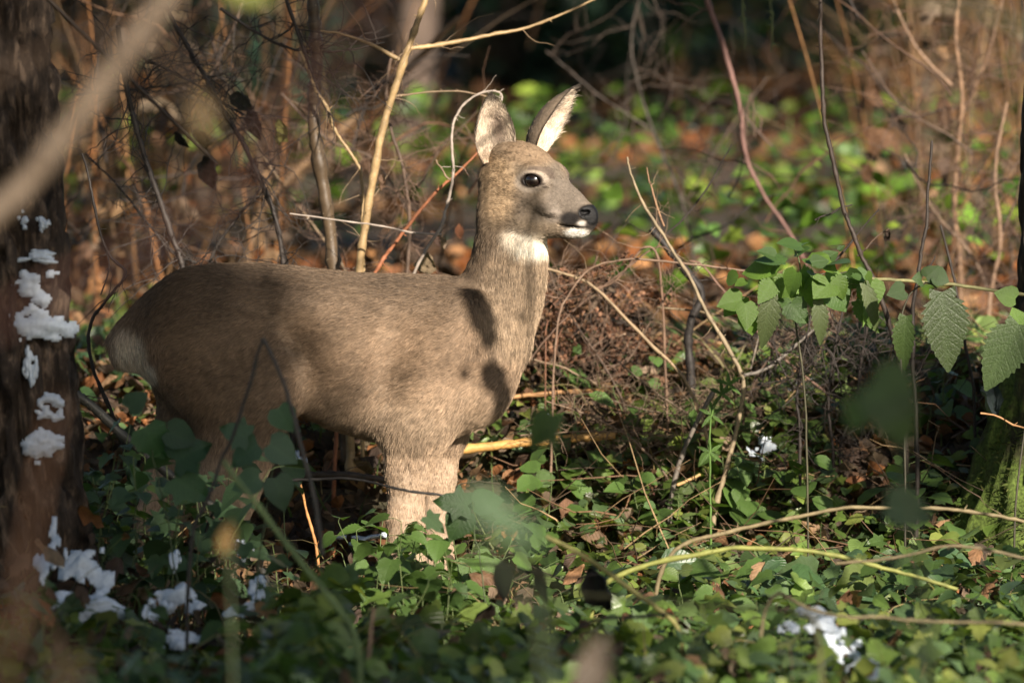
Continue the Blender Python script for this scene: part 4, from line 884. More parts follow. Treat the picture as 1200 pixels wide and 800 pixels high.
def build_stems():
    ST = stem_thing
    ST('hazel_sapling', 'dark speckled sapling stem left of the golden one behind the back of the deer', 'sapling', [([(362,-60),(366,0),(371,70),(368,130),(378,220),(392,320),(402,450)], .7, 8.5, 10, (.075,.05,.028))], 16, .15, .0011, BRN, 1, mat=M_SAP)
    ST('hazel_sapling', 'golden brown sapling forking to both sides behind the back of the deer', 'sapling',
       [([(520,-70),(500,-5),(478,58),(452,140),(432,235),(420,330),(412,450)], .6, 4, 7, GOLD), ([(480,57),(520,52),(580,42),(640,25),(720,-12)], .6, 3.4, 1.6, GOLD, .1), ([(468,70),(440,54),(405,42),(376,36)], .6, 3, 1.2, GOLD), ([(455,115),(480,110),(530,107),(585,118)], .7, 1.8, .9, TAN)], 22, .12, .0010, TAN, 2, mat=M_SAP)
    ST('hazel_sapling', 'thin golden stem bending down between the two larger saplings', 'sapling', [([(352,60),(373,108),(392,150),(416,190),(424,215),(426,330),(425,450)], .65, 1.8, 3, GOLD)], 8, .14, .0011, TAN, 3, mat=M_SAP)
    ST('red_twig', 'straight reddish twig slanting up towards the near ear of the deer', 'twig', [([(566,172),(530,208),(492,245),(458,292),(436,325),(400,420)], .55, 1.8, 3.2, RED)], 4, .07, .001, RED, 4)
    ST('grey_twig', 'pale grey crooked twig hooked over beside the near ear of the deer', 'twig', [([(588,118),(584,108),(558,110),(536,135),(529,165),(531,200),(526,235),(514,272),(486,320),(462,430)], .5, 1.4, 2.6, GREY), ([(511,187),(517,198),(527,211)], .5, 1.2, 1.5, TAN), ([(518,275),(470,270),(420,262),(340,250)], .5, 1.5, 1, GREY)], 5, .06, .0009, GREY, 5)
    ST('brown_pole', 'leaning brown pole blurred behind the golden sapling', 'dead branch', [([(540,20),(480,78),(420,135),(360,190),(300,260)], 3.0, 5, 7, (.14,.085,.045))], 0, seed=6)
    ST('orange_stalk', 'blurred upright orange stalk left of the speckled sapling', 'stalk', [([(338,-40),(336,40),(334,140),(332,240),(330,340)], 3.6, 5, 6, (.36,.17,.07))], 3, .2, .002, (.3,.16,.07), 7)
    ST('orange_stalk', 'blurred upright tan stalk close to the upper left behind the dark twigs', 'stalk', [([(305,-30),(309,60),(312,150),(306,330)], 4.5, 5, 6, (.30,.18,.09))], 3, .2, .002, TAN, 8)
    # dark shrub in the upper left
    ST('bare_shrub', 'bare dark shrub with forked stems over the rump of the deer', 'shrub', [([(138,30),(147,95),(158,145),(180,216),(205,285),(216,330),(222,470)], .55, 3.6, 4.6, DARK), ([(322,196),(300,228),(262,275),(246,306)], .8, 1.4, 2.4, DARK), ([(100,180),(150,232),(195,290),(230,308)], .85, 1.2, 2, DARK), ([(150,50),(175,75),(215,90),(285,135)], .6, 2.4, 1.2, DARK)], 90, .16, .0014, DARK, 9, depth=2)
    ST('bare_shrub', 'bare dark shrub with dense thorny twigs across the upper left', 'shrub', [([(170,-40),(200,20),(230,70),(262,130),(300,200),(330,290),(340,450)], .7, 2.8, 4, DARK), ([(330,-20),(345,30),(366,90),(388,142)], .65, 2.8, 1.4, DARK), ([(90,112),(150,105),(200,100),(270,85)], 1.2, 2, 1, DARK), ([(285,0),(262,60),(225,130),(190,170)], 1.3, 2, 1, BRN), ([(258,10),(330,55),(390,60),(450,50)], .7, 2.4, 1, DARK)], 150, .17, .0014, DARK, 10, depth=2)
    ST('bare_shrub', 'bare brown shrub behind the saplings above the back of the deer', 'shrub', [([(460,60),(452,120),(470,190),(480,260),(478,330),(470,440)], 1.0, 2.2, 3.4, BRN), ([(330,110),(380,160),(440,190),(478,250)], 1.5, 1.5, 2, BRN), ([(560,130),(520,170),(490,220)], 1.6, 1.2, 2, BRN), ([(300,170),(340,230),(380,280),(410,330)], 1.3, 1.2, 2, TAN)], 130, .14, .0010, (.13,.08,.055), 11, depth=2)
    ST('crooked_stem', 'black crooked stem zigzagging left of the rump of the deer', 'dead stem', [([(96,180),(108,225),(120,285),(146,320),(124,352),(106,382),(108,430),(132,484),(150,560)], .2, 1.6, 3, DARK), ([(120,285),(128,310),(118,345)], .25, 1.4, 1, DARK)], 8, .10, .0011, DARK, 12)
    ST('mossy_bough', 'lichen flecked dark bough lying slanted below the rump of the deer', 'dead branch', [([(88,462),(112,480),(150,516),(195,552),(235,585),(300,640)], -.35, 7, 7, (.055,.052,.042))], 4, .08, .0015, DARK, 13, mat=M_SAP)
    # right side
    ST('bramble_cane', 'long dark thin stem dropping from the top right of the deer into the nettle', 'stem', [([(960,-60),(962,20),(964,110),(978,200),(998,270),(1014,310),(1042,380),(1060,480)], .35, 2.6, 4, (.035,.024,.018)), ([(955,258),(975,248),(998,240)], .4, 1.6, 1, DARK), ([(1030,245),(1005,275),(978,306)], .4, 1, 1.8, DARK), ([(1042,268),(1020,284),(1005,300)], .4, 1, 1.4, BRN)], 6, .06, .0009, DARK, 14)
    ST('dead_stalk', 'upright dark stem with side shoots behind the big hanging nettle leaf', 'dead stem', [([(1092,165),(1088,230),(1080,290),(1074,330),(1069,400),(1072,470),(1074,560)], .25, 2, 3.6, DARK), ([(1096,300),(1085,315),(1076,330)], .25, 1, 1.6, DARK), ([(1095,405),(1082,425),(1073,440)], .25, 1, 1.8, DARK), ([(1052,398),(1062,412),(1070,420)], .25, 1, 1.8, DARK)], 3, .05, .001, DARK, 15)
    ST('dead_stalk', 'shorter dark leaning stem between the two big nettle leaves', 'dead stem', [([(1102,264),(1112,305),(1122,345),(1132,410),(1142,470),(1146,560)], .5, 1.8, 2.6, DARK)], 2, .06, .001, DARK, 16)
    ST('hanging_vine', 'reddish brown vine hanging from the top right above the branching twig', 'vine', [([(820,-40),(832,10),(850,62),(866,120),(872,175),(892,224),(925,272),(960,340),(985,420)], 2.0, 4, 2.2, (.16,.085,.07)), ([(868,130),(885,150),(905,172)], 2, 2, 1, BRN), ([(872,190),(880,110),(884,160)], 2, 1.6, 1, BRN), ([(832,10),(810,20),(790,40)], 2, 1.6, .9, BRN)], 12, .14, .0014, (.14,.08,.06), 17)
    ST('green_tendril', 'thin lichen green tendril hanging from the top edge beside the reddish vine', 'tendril', [([(870,-30),(871,20),(872,58)], 1.6, 1.4, 1, (.12,.14,.05))], 8, .02, .0016, (.14,.17,.05), 18, ground=False)
    ST('green_tendril', 'shorter beaded green tendril right of the thin hanging one', 'tendril', [([(896,-30),(904,15),(904,60)], 1.6, 1.2, 1, (.12,.14,.05))], 14, .015, .002, (.15,.18,.06), 19, ground=False)
    ST('branching_twig', 'tan forked twig rising from the litter to two thin tips right of the deer', 'twig', [([(735,184),(742,212),(768,262),(790,295),(812,330),(838,385),(868,438),(864,500),(846,570),(836,620)], .45, 1.5, 4.2, (.22,.17,.105)), ([(758,196),(764,225),(778,265)], .45, 1, 1.5, (.24,.14,.08)), ([(872,440),(905,428),(935,402),(962,380)], .5, 2.6, 1.6, (.16,.14,.12)), ([(880,432),(888,395),(905,345)], .6, 1.6, 1, (.17,.14,.11))], 20, .09, .0009, TAN, 20)
    ST('blackened_branch', 'black knotted broken branch behind the tan forked twig', 'dead branch', [([(762,268),(778,286),(800,312),(822,345),(812,372),(806,400),(810,440)], .75, 5, 6.5, (.022,.018,.016)), ([(775,280),(815,240),(845,190),(858,170)], .8, 1.6, .8, DARK)], 6, .1, .0012, DARK, 21)
    ST('bramble_cane', 'tan cane arching down to the right from the chest of the deer', 'cane', [([(612,300),(645,316),(690,332),(735,378),(785,422),(812,462),(830,520)], .6, 2, 3, (.24,.17,.10))], 8, .09, .001, TAN, 22)
    ST('bramble_cane', 'thin horizontal twig crossing behind the tan forked twig', 'twig', [([(1030,330),(960,326),(880,318),(790,308),(700,310),(668,345),(650,400)], .55, 1.4, 1.8, (.17,.11,.075))], 10, .08, .001, BRN, 23)
    ST('bramble_cane', 'thin brown arching cane right of the tan forked twig', 'cane', [([(808,306),(825,312),(850,345),(885,385),(920,425),(960,450),(1000,500)], .75, 1.5, 2, (.14,.08,.055)), ([(770,360),(830,365),(890,390),(950,430)], .8, 1.6, 1.2, (.16,.12,.07))], 10, .09, .001, BRN, 24)
    for k, (q, lab) in enumerate([([(602,330),(660,350),(720,330),(770,300)],'dry brown bramble tangle nearest to the chest of the deer'), ([(700,300),(690,350),(710,420),(735,470)],'dry brown bramble tangle below the muzzle of the deer'), ([(830,420),(780,440),(700,430),(640,440)],'dry brown bramble tangle low between the chest and the forked twig')]):
        Yb = .7+.3*k; ST('bramble_tangle', lab, 'shrub', [(q, Yb, 1.4, 2, (.14,.085,.055)), ([(q[0][0]+20,q[0][1]+90),(q[1][0]+5,q[1][1]+20),(q[2][0]+30,q[2][1]-30),(q[3][0]+10,q[3][1]-10)], Yb, 1.4, 1, (.13,.08,.055))], 28, .14, .0009, [(.17,.11,.075),(.06,.042,.034),(.24,.17,.11)][k], 30+k, depth=2, up=.1)
    for k, (b, lab) in enumerate([((938,520),'black dead weed stems below the nettle leaves at its left'), ((975,515),'black dead weed stems with drooping twigs under the nettle'), ((1010,500),'black dead weed stems left of the upright dark stem'), ((905,500),'black dead weed stems right beside the forked twig')]):
        x, y = b; ST('dead_weed', lab, 'dead plant', [([(x+12,y-150),(x+2,y-100),(x-4,y-50),(x,y)], .45+.12*k, 1.4, 2.4, DARK), ([(x-2,y-60),(x-22,y-90),(x-30,y-120)], .5+.1*k, 1.5, .9, DARK), ([(x,y-85),(x+25,y-110),(x+40,y-100),(x+48,y-60)], .5+.1*k, 1.3, .8, DARK)], 46, .09, .0014, DARK, 40+k, depth=2, up=-.1)
    ST('golden_stick', 'thick golden stick with a cut end lying beside the front legs of the deer', 'stick', [([(720,510),(690,512),(640,516),(590,521),(530,528)], .62, 6.2, 6.2, (.42,.235,.07))], 0, seed=50, ground='lie')
    ST('golden_stick', 'thinner golden stick lying near the chest of the deer above the thick one', 'stick', [([(706,458),(680,458),(640,461),(590,466)], .95, 3, 3.4, (.32,.17,.07))], 0, seed=51, ground='lie')
    ST('golden_stick', 'short bright broken stick lying on the litter by the forked twig', 'stick', [([(820,556),(808,562),(794,568)], .3, 2, 2.4, (.42,.27,.12))], 0, seed=52, ground='lie')
    ST('dead_stalk', 'grey dead stem slanting on the litter left of the forked twig', 'dead stem', [([(838,455),(815,500),(792,550),(784,610)], .45, 3, 4, (.13,.11,.09))], 3, .06, .001, BRN, 53)
    ST('thin_twig', 'thin orange twig sticking out in front of the mossy tree', 'twig', [([(1149,484),(1175,491),(1205,502)], -.1, 1.2, 1.4, (.34,.18,.08))], 0, seed=54, ground=False)
    ST('orange_stalk', 'orange stalk lying behind the narrow nettle leaf', 'stalk', [([(1102,400),(1075,406),(1040,412)], 1.6, 3, 3, (.42,.20,.07))], 0, seed=55, ground='lie')
    # arching canes over the foreground
    YG = (.20,.21,.055)
    ST('green_cane', 'yellow green cane arching over the herbs at the lower right', 'cane', [([(1122,690),(1060,672),(1000,657),(940,645),(880,642),(800,652),(718,678),(690,720)], -1.0, 2.6, 4.2, YG)], 4, .05, .001, YG, 60)
    ST('green_cane', 'yellow green cane slanting down to the right from the big blurred leaf', 'cane', [([(640,628),(690,655),(735,688),(782,724),(800,760)], -1.6, 3.6, 3.6, (.21,.19,.06))], 2, .05, .001, YG, 61)
    ST('brown_cane', 'tan cane arching from the forked twig across to the mossy tree', 'cane', [([(1205,612),(1150,600),(1090,595),(1010,596),(930,606),(860,622),(800,640),(770,690)], -.8, 2.4, 3.2, (.19,.15,.08))], 5, .06, .001, TAN, 62)
    ST('brown_cane', 'thin brown cane crossing the leaves above the lower right snow', 'cane', [([(1205,655),(1120,640),(1060,652),(980,660)], -1.4, 2, 2, (.14,.11,.06))], 4, .05, .001, BRN, 63, ground=False)
    ST('brown_cane', 'tan cane crossing the herbs near the lower right corner', 'cane', [([(1205,732),(1120,728),(1040,724),(960,718),(900,708)], -1.9, 2.4, 2.4, (.16,.13,.07))], 4, .05, .001, TAN, 64)
    ST('brown_cane', 'blurred olive cane low across the herbs at the bottom centre', 'cane', [([(600,640),(660,690),(760,702),(860,712),(930,716),(960,760)], -3.6, 3, 3, (.12,.11,.05))], 0, seed=65)
    ST('green_stalk', 'pale green blurred stalk slanting from the hind legs of the deer down to the right', 'stalk', [([(262,540),(300,590),(345,650),(400,718),(420,770)], -2.6, 3.5, 4.5, (.14,.20,.075))], 0, seed=66)
    ST('bent_stalk', 'dark bent stalk folded to a point in front of the deer haunch', 'dead stem', [([(308,396),(292,450),(268,520),(240,590),(222,650)], -1.7, 2.4, 2.8, (.03,.026,.022)), ([(308,396),(328,440),(346,500),(362,560),(378,650)], -1.8, 2.6, 3.4, (.06,.052,.045))], 0, seed=67)
    ST('wire_stem', 'thin black stem reaching across the front legs of the deer to a leaf', 'stem', [([(540,586),(500,577),(450,568),(400,561),(350,563),(290,570),(240,620)], -.7, 1.8, 2.4, (.022,.019,.017))], 0, seed=68)
    ST('fallen_branch', 'dark branch lying on the litter under the belly of the deer', 'dead branch', [([(470,566),(400,556),(340,560),(280,578)], .5, 5, 6, (.06,.045,.035))], 6, .06, .0012, BRN, 69)
    ST('orange_stalk', 'thin orange stalk standing left of the front legs of the deer', 'stalk', [([(352,566),(360,600),(370,640),(376,690)], .15, 1.6, 2.4, (.42,.20,.07))], 0, seed=70)
    ST('dead_stalk', 'pale brown stalk standing in the dark herbs at the bottom centre', 'dead stem', [([(438,712),(434,745),(430,790),(428,840)], -2.2, 2.6, 3, (.20,.13,.09))], 0, seed=71)
    ST('wire_stem', 'black twig crossing the herbs at the bottom centre', 'stem', [([(790,718),(740,722),(690,728),(660,750),(640,800)], -2.0, 2.4, 3, (.022,.019,.017)), ([(700,672),(650,676),(600,664),(545,660)], -2, 2, 1.6, DARK)], 5, .06, .001, DARK, 72)
    ST('bare_shrub', 'tan twiggy shrub blurred at the upper right corner', 'shrub', [([(1130,-60),(1120,40),(1128,120),(1118,220),(1126,330),(1120,430)], 2.2, 3, 4.5, (.20,.12,.07)), ([(1180,-20),(1160,60),(1130,130)], 2.3, 2, 2.6, (.15,.09,.055)), ([(1040,-20),(1070,50),(1115,100)], 2.2, 1.6, 2.4, (.22,.14,.09)), ([(1010,60),(1060,130),(1100,150),(1140,180)], 2.1, 1.2, 1.6, BRN)], 80, .22, .0013, (.10,.06,.04), 80, depth=2)
    ST('bare_shrub', 'brown twiggy shrub behind the nettles at the right', 'shrub', [([(1180,120),(1165,200),(1172,280),(1160,360),(1165,440)], 1.9, 2, 3.4, (.22,.14,.09)), ([(1210,160),(1190,230),(1170,290)], 1.9, 1.4, 2, BRN), ([(1060,180),(1090,240),(1140,300),(1160,350)], 2, 1.2, 2, (.18,.12,.08))], 70, .2, .0012, (.09,.055,.04), 81, depth=2)
    ST('bare_shrub', 'thin dark twiggy shrub blurred above the muzzle of the deer', 'shrub', [([(760,-40),(740,60),(765,150),(800,240),(815,330),(812,420)], 3.0, 1.5, 2.6, (.05,.04,.032)), ([(640,60),(700,110),(760,150)], 3.0, 1, 1.6, (.06,.045,.035)), ([(900,90),(850,160),(805,235)], 3.1, 1.2, 1.8, (.08,.055,.04))], 50, .24, .0013, (.07,.05,.038), 82, depth=2)
    ST('bare_shrub', 'low twiggy shrub in the sunny tangle between the chest and the forked twig', 'shrub', [([(640,300),(655,350),(690,400),(720,450),(735,490)], .8, 1, 1.8, BRN), ([(790,330),(760,380),(730,430)], .85, 1, 1.5, (.12,.08,.055)), ([(620,420),(660,430),(700,450)], .8, 1, 1.4, (.20,.14,.09))], 60, .13, .0008, (.15,.10,.07), 83, depth=2)
    for k, (q, Yb, c_, lab) in enumerate([([(1010,350),(960,370),(900,420),(870,500)], .7, BRN, 'brown thorny tangle under the nettle shoot'), ([(720,420),(780,470),(830,500),(850,545)], .7, (.12,.085,.055), 'thorny tangle at the foot of the forked twig'), ([(1100,430),(1040,450),(990,500),(985,560)], .6, DARK, 'dark thorny tangle behind the large blurred leaf'), ([(930,440),(870,470),(790,480),(735,520)], .8, (.18,.125,.08), 'pale thorny tangle crossing behind the forked twig'), ([(640,470),(700,490),(760,530),(800,590)], .55, (.15,.10,.065), 'low thorny tangle beyond the end of the thick golden stick')]):
        ST('bramble_tangle', lab, 'shrub', [(q, Yb, 1.2, 1.9, c_), ([(q[0][0]-30,q[0][1]+40),(q[1][0],q[1][1]+15),(q[2][0]+20,q[2][1]-20)], Yb, 1.2, .9, c_)], 55, .11, .0010, c_, 130+k, depth=2, up=.2)
    # close, strongly blurred
    ST('bent_branch', 'big blurred branch slanting across the upper left corner', 'branch', [([(250,-90),(200,-10),(140,70),(80,150),(20,225),(-60,290),(-180,420),(-260,620)], -7.0, 15, 19, (.12,.088,.06))], 3, .3, .004, BRN, 73)
    ST('bent_branch', 'thin rosy blurred branch slanting behind the big blurred one', 'branch', [([(460,-60),(400,50),(320,150),(250,235),(150,300),(0,375),(-220,520)], -10.0, 3.0, 4, (.13,.065,.05))], 0, seed=74)
    ST('dry_stalk', 'blurred rusty stalk leaning at the lower left edge', 'stalk', [([(66,470),(48,560),(30,650),(16,740),(4,860)], -8.6, 3.6, 5.2, (.075,.036,.018))], 0, seed=75)
    ST('dry_stalk', 'blurred brown stalk at the lower left corner', 'stalk', [([(20,640),(40,720),(70,800),(90,870)], -8.8, 2.2, 3.6, (.07,.04,.022))], 0, seed=76)
build_stems()

# ------------------------------------------------------------------ leafy plants, every leaf its own part
C_NET = (.085,.15,.035); C_LOW = (.06,.11,.03); C_BLUE = (.055,.10,.045); C_PALE = (.10,.13,.05); C_YEL = (.12,.15,.03)
SHP = {'heart': HEART, 'heart2': HEART2, 'ivy': IVY, 'nettle': NETTLE, 'nettlew': NETTLE_W, 'round': ROUND, 'oval': OVAL, 'curl': CURL, 'curl2': CURL2, 'crump': CRUMP, 'crump2': CRUMP2, 'crump3': CRUMP3}
def herb(base, h, n, kind, col, label, group, rng, size=.04, cat='herb', name='leafy_herb', lean=0.0, parts=True):
    root = empty(name, base, label, cat, group); mb = MB(); ln = rng.normal(0, .18, 3)*h; ln[2] = 0; ln[0] += lean*h
    P = tube(mb, [base-np.array([0, 0, .02]), base+np.array([0, 0, h*.5])+ln*.4, base+np.array([0, 0, h])+ln], .0017, .0009, (.09,.12,.04), 5, 10, .001, .0, rng)
    a0 = rng.uniform(0, 6.28)
    for k in range(n):
        f = .25+.75*(k+1)/n; p = P[min(9, int(f*9.5))]; a = a0+(k//2)*1.57+(k % 2)*PI+rng.normal(0, .35); d = np.array([math.cos(a), math.sin(a), .25])
        s_ = size*rng.uniform(.7, 1.2)*(1.15-.4*f); q = p+nrm(d)*s_*.55; tube(mb, [p, (p+q)/2+np.array([0, 0, .003]), q], .0008, .0006, (.08,.11,.04), 4)
        nn = np.array([rng.normal(0, .35), rng.normal(-.3, .3), 1]); leaf_obj(root, (kind, col), SHP[kind], col, M_LEAF, q, d*np.array([1, 1, 0])+np.array([0, 0, rng.normal(-.25, .3)]), nn, s_)
    mb.build('stem', M_TWIG, root); return root
def build_herbs():
    rng = np.random.default_rng(33)
    zones = [  # px range, Y range, count, height, kinds, colour, words, group
        ((100,345), (-1.0,-.25), 34, (.18,.36), ('ivy','heart'), C_BLUE, 'bluish green', 'shaded herbs before the hind legs'),
        ((20,340), (-2.6,-1.2), 24, (.10,.20), ('heart','heart2','ivy'), C_LOW, 'shaded green', 'herbs among the lower left snow'),
        ((340,700), (-2.4,-.3), 34, (.13,.22), ('nettle','heart2'), C_LOW, 'dark green', 'shaded herbs at the bottom centre'),
        ((425,560), (-.75,-.16), 30, (.20,.28), ('nettle','heart2','heart'), C_NET, 'shaded green', 'herbs hiding the front feet'),
        ((560,860), (.1,1.3), 40, (.015,.05), ('heart','round'), C_PALE, 'light green', 'herbs on the sunlit litter'),
        ((690,960), (-1.6,-.35), 30, (.12,.20), ('nettle','heart2','heart'), C_NET, 'fresh green', 'herbs under the arching canes'),
        ((930,1190), (-1.8,-.5), 26, (.09,.18), ('nettle','heart'), C_NET, 'mid green', 'herbs around the lower right snow'),
        ((620,1110), (.25,1.25), 26, (.07,.17), ('oval','heart','round'), C_NET, 'sunlit green', 'sprigs standing in the sunny tangle'),
        ((860,1120), (.1,1.0), 16, (.03,.09), ('heart','round'), C_BLUE, 'dark bluish', 'herbs under the black weed stems')]
    LAND = [(487,600,'the front legs'),(285,560,'the near hind leg'),(200,520,'the far hind leg'),(58,650,'the pointed snow lump'),(104,672,'the broad snow lump'),(110,716,'the longest snow slab'),(213,700,'the slanting snow strip'),(218,746,'the low snow hump'),(302,689,'the upright snow chip'),(71,763,'the lone snow crumb'),
            (640,516,'the thick golden stick'),(705,460,'the thin golden stick'),(842,560,'the forked twig'),(832,560,'the needle leaved sprig'),(893,522,'the sunlit snow lump'),(900,645,'the yellow green cane'),(735,690,'the slanting yellow cane'),(958,728,'the bright snow arch'),(1032,792,'the lower snow heap'),(1100,762,'the snow dot'),(1150,640,'the mossy tree foot'),(940,500,'the black weeds'),(1072,500,'the upright dark stem'),(588,655,'the black hanging leaf'),(438,745,'the pale brown stalk'),(300,500,'the bent dark stalk'),(360,650,'the pale green stalk'),(748,590,'the reddish round leaf'),(690,612,'the bright orange leaf'),(600,605,'the big blurred leaf'),(1050,470,'the large dark blurred leaf'),(180,545,'the slanting dark bough'),(372,640,'the thin orange stalk'),(692,690,'the black crumpled leaf')]
    WORD = {'oval': 'narrow leaved', 'ivy': 'lobed', 'heart': 'heart leaved', 'heart2': 'scalloped', 'nettle': 'toothed', 'round': 'round leaved'}; used = set()
    for (x0, x1), (y0, y1), n, (h0, h1), kinds, col, word, grp in zones:
        for k in range(n):
            Y = rng.uniform(y0, y1); px = rng.uniform(x0, x1); b = at(px, 600, Y); b[2] = hgt(b[0], Y); h = rng.uniform(h0, h1)
            py = 400+FPX*(math.atan2(1.6-b[2]-h*.7, Y+16)-PITCH); f = (h-h0)/(h1-h0); lab = None
            for _, lx, ly, ln in sorted(((px-l[0])**2+(py-l[1])**2, *l) for l in LAND):
                dx, dy = px-lx, py-ly; side = ('right of' if dx > 0 else 'left of') if abs(dx) > abs(dy) else ('below' if dy > 0 else 'above')
                for sz in ((('tall' if f > .5 else 'low'), 'leafy') if h1 > .1 else (('taller' if f > .5 else 'flat'), 'tiny')):
                    c = f'{sz} {word} {WORD[kinds[k % len(kinds)]]} herb {side} {ln}'
                    if c not in used: lab = c; break
                if lab: break
            used.add(lab)
            herb(b, h, int(rng.integers(5, 10)), kinds[k % len(kinds)], col, lab, grp, rng, rng.uniform(.04, .07) if h1 > .1 else rng.uniform(.026, .046))
build_herbs()
def hung(root, px, py, Y, key, col, ln_px, ang, wd=1.0, roll=0.0, mat=None, tilt=0.0, name='leaf', face=None):
    """a leaf whose stalk end is seen at (px,py); ang: direction of the tip in the picture plane (0 = right, 90 = down)"""
    p = at(px, py, Y); a = math.radians(ang); d = np.array([math.cos(a), tilt, -math.sin(a)])
    nn = np.array([roll, -1, .35]) if face is None else np.array(face, float)
    return leaf_obj(root, (key, col), SHP[key], col, mat or M_LEAF, p, d, nn, ln_px*pxm(Y), wd, name)
_r2 = np.random.default_rng(77)
def rng_n(s_): return float(_r2.normal(0, s_))
C2 = (.075,.135,.03)
def build_nettles():
    # leafy clump on the cane at the right
    P = trace([(1000,318),(960,322),(935,328),(930,360),(940,430),(946,520)], .1); P = on_ground(P)
    root = empty('nettle_plant', P[-1], 'bright green leafy shoot with many small toothed leaves right of the forked twig', 'nettle'); mb = MB()
    tube(mb, P, .0016, .0022, (.06,.055,.03), 6, 30, .0008); 
    for q in ([(930,330),(900,335),(870,350)], [(940,328),(935,300),(925,285)], [(960,322),(985,330),(1010,335)], [(925,335),(905,350),(900,370)]): tube(mb, trace(q, -.01), .0018, .001, (.09,.12,.04), 5, 8)
    mb.build('stem', M_TWIG, root)
    C2 = (.10,.175,.03); C3 = (.07,.13,.035)
    for px, py, ln, ang, key, c, wd in [(925,300,44,200,'nettlew',C3,1.2),(938,296,34,330,'nettlew',C3,1.2),(912,318,40,160,'heart',C2,1.1),(905,322,46,110,'nettle',C2,1.3),(880,345,36,150,'heart',C2,1.2),(885,350,34,75,'heart',C2,1.1),(930,326,48,120,'nettlew',C2,1.2),(945,318,46,20,'heart2',C2,1.1),(950,322,50,70,'nettlew',C2,1.1),(968,312,40,340,'nettlew',C3,1.2),
            (975,325,44,100,'nettle',C2,1.3),(990,330,40,60,'heart',C3,1.2),(1000,322,34,10,'nettlew',C3,1.2),(1010,335,38,90,'heart',C2,1.0),(960,335,42,130,'heart',C2,1.1),(925,345,40,60,'heart2',C3,1.1),(898,300,30,190,'heart',C3,1.1),(985,300,30,310,'heart',C3,1.1),(1000,345,60,75,'nettle',C2,.9),(870,330,22,170,'round',C2,1.1)]*2:
        px += rng_n(9); py += rng_n(8); hung(root, px+rng_n(4), py+rng_n(4), -.03+rng_n(.03), key, c, ln*.74*(1+rng_n(.2)), ang+rng_n(14), wd*(1+rng_n(.12)), rng_n(.5), tilt=rng_n(.4), face=(rng_n(.6), -.7, .4+abs(rng_n(.5))))
    for px, py, ln, ang, wd in [(903,345,66,96,.7),(958,352,54,82,.65),(1012,332,62,70,.5)]: hung(root, px, py, -.05, 'nettle', (.10,.13,.05), ln, ang, wd, .2)
    # tall nettle with the big hanging leaves
    P = on_ground(trace([(1098,338),(1085,332),(1062,352),(1055,400),(1060,520)], -.12)); root = empty('nettle_plant', P[-1], 'nettle with a big grey green leaf hanging down beside the dark stem', 'nettle'); mb = MB(); tube(mb, P, .0014, .0022, (.05,.045,.03), 6, 26, .0008); mb.build('stem', M_TWIG, root)
    hung(root, 1104, 342, -.16, 'nettlew', (.06,.088,.032), 96, 84, .80, .12); hung(root, 1062, 370, -.14, 'nettle', (.06,.095,.028), 66, 96, .7, -.3)
    for px, py, ln, ang in [(1085,325,24,320),(1094,322,26,20),(1080,328,20,200),(1060,340,26,170)]: hung(root, px, py, -.13, 'heart', (.045,.08,.025), ln*.85, ang, 1.2, rng_n(.6), tilt=rng_n(.5))
    P = on_ground(trace([(1196,372),(1210,400),(1205,470),(1190,600)], -.18)); root = empty('nettle_plant', P[-1], 'nettle with one big leaf pointing to the lower left before the mossy tree', 'nettle'); mb = MB(); tube(mb, P, .0014, .0022, (.05,.045,.03), 6, 20, .0008); mb.build('stem', M_TWIG, root)
    hung(root, 1194, 380, -.2, 'nettlew', (.06,.09,.034), 88, 118, .85, -.15); hung(root, 1196, 384, -.19, 'heart', C2, 26, 250, 1.1); hung(root, 1190, 350, -.19, 'heart', C2, 26, 200, 1.1)
    P = trace([(1000,326),(1060,329),(1120,334),(1205,346)], .05); root = empty('green_cane', P[0], 'thin olive cane running from the nettle to the right edge', 'cane'); mb = MB(); tube(mb, P, .0034, .0036, (.17,.16,.07), 7, 26, .0006); mb.build('stem', M_TWIG, root)
    # cleavers sprig
    P = on_ground(trace([(862,440),(846,462),(834,486),(832,530),(832,580),(833,622)], .3)); root = empty('cleavers_sprig', P[-1], 'thin bright green sprig with needle leaves left of the forked twig', 'herb'); mb = MB(); tube(mb, P, .0014, .0024, (.08,.15,.03), 6, 24, .0005); mb.build('stem', M_TWIG, root)
    for q in (P[1], P[2], (P[0]+P[1])/2, P[3]):
        for a in range(5): leaf_obj(root, ('oval', (.08,.15,.03)), OVAL, (.08,.15,.03), M_LEAF, q, [math.cos(a*1.26+.4), .4*math.sin(a*1.26), math.sin(a*1.26+.4)+.3], [0, -1, .3], .030, .5)
    # leaf at the end of the wire stem and the blurred foreground leaves
    def fg(name, label, cat, stem, r, leaves, col, Y, seed=1, scol=(.06,.08,.035)):
        P = trace(stem, Y); P = on_ground(P); root = empty(name, P[-1], label, cat); mb = MB(); tube(mb, P, r*.7, r, scol, 6, 24, .001); mb.build('stem', M_TWIG, root)
        for px, py, ln, ang, key, wd in leaves: hung(root, px, py, Y-.01, key, col, ln, ang, wd, rng_n(.25))
    fg('foreground_herb', 'dark small leaves in front of the front legs of the deer', 'herb', [(545,592),(560,640),(575,760)], .0014, [(548,592,42,190,'ivy',1.0),(545,600,40,120,'heart',1.0),(556,590,36,350,'heart',1.0),(500,605,30,40,'ivy',.8)], (.035,.07,.022), -.75)
    fg('foreground_herb', 'big blurred green leaf slanting before the front legs of the deer', 'herb', [(545,592),(600,680),(640,800)], .003, [(540,576,118,30,'oval',.7)], (.05,.09,.04), -7.6)
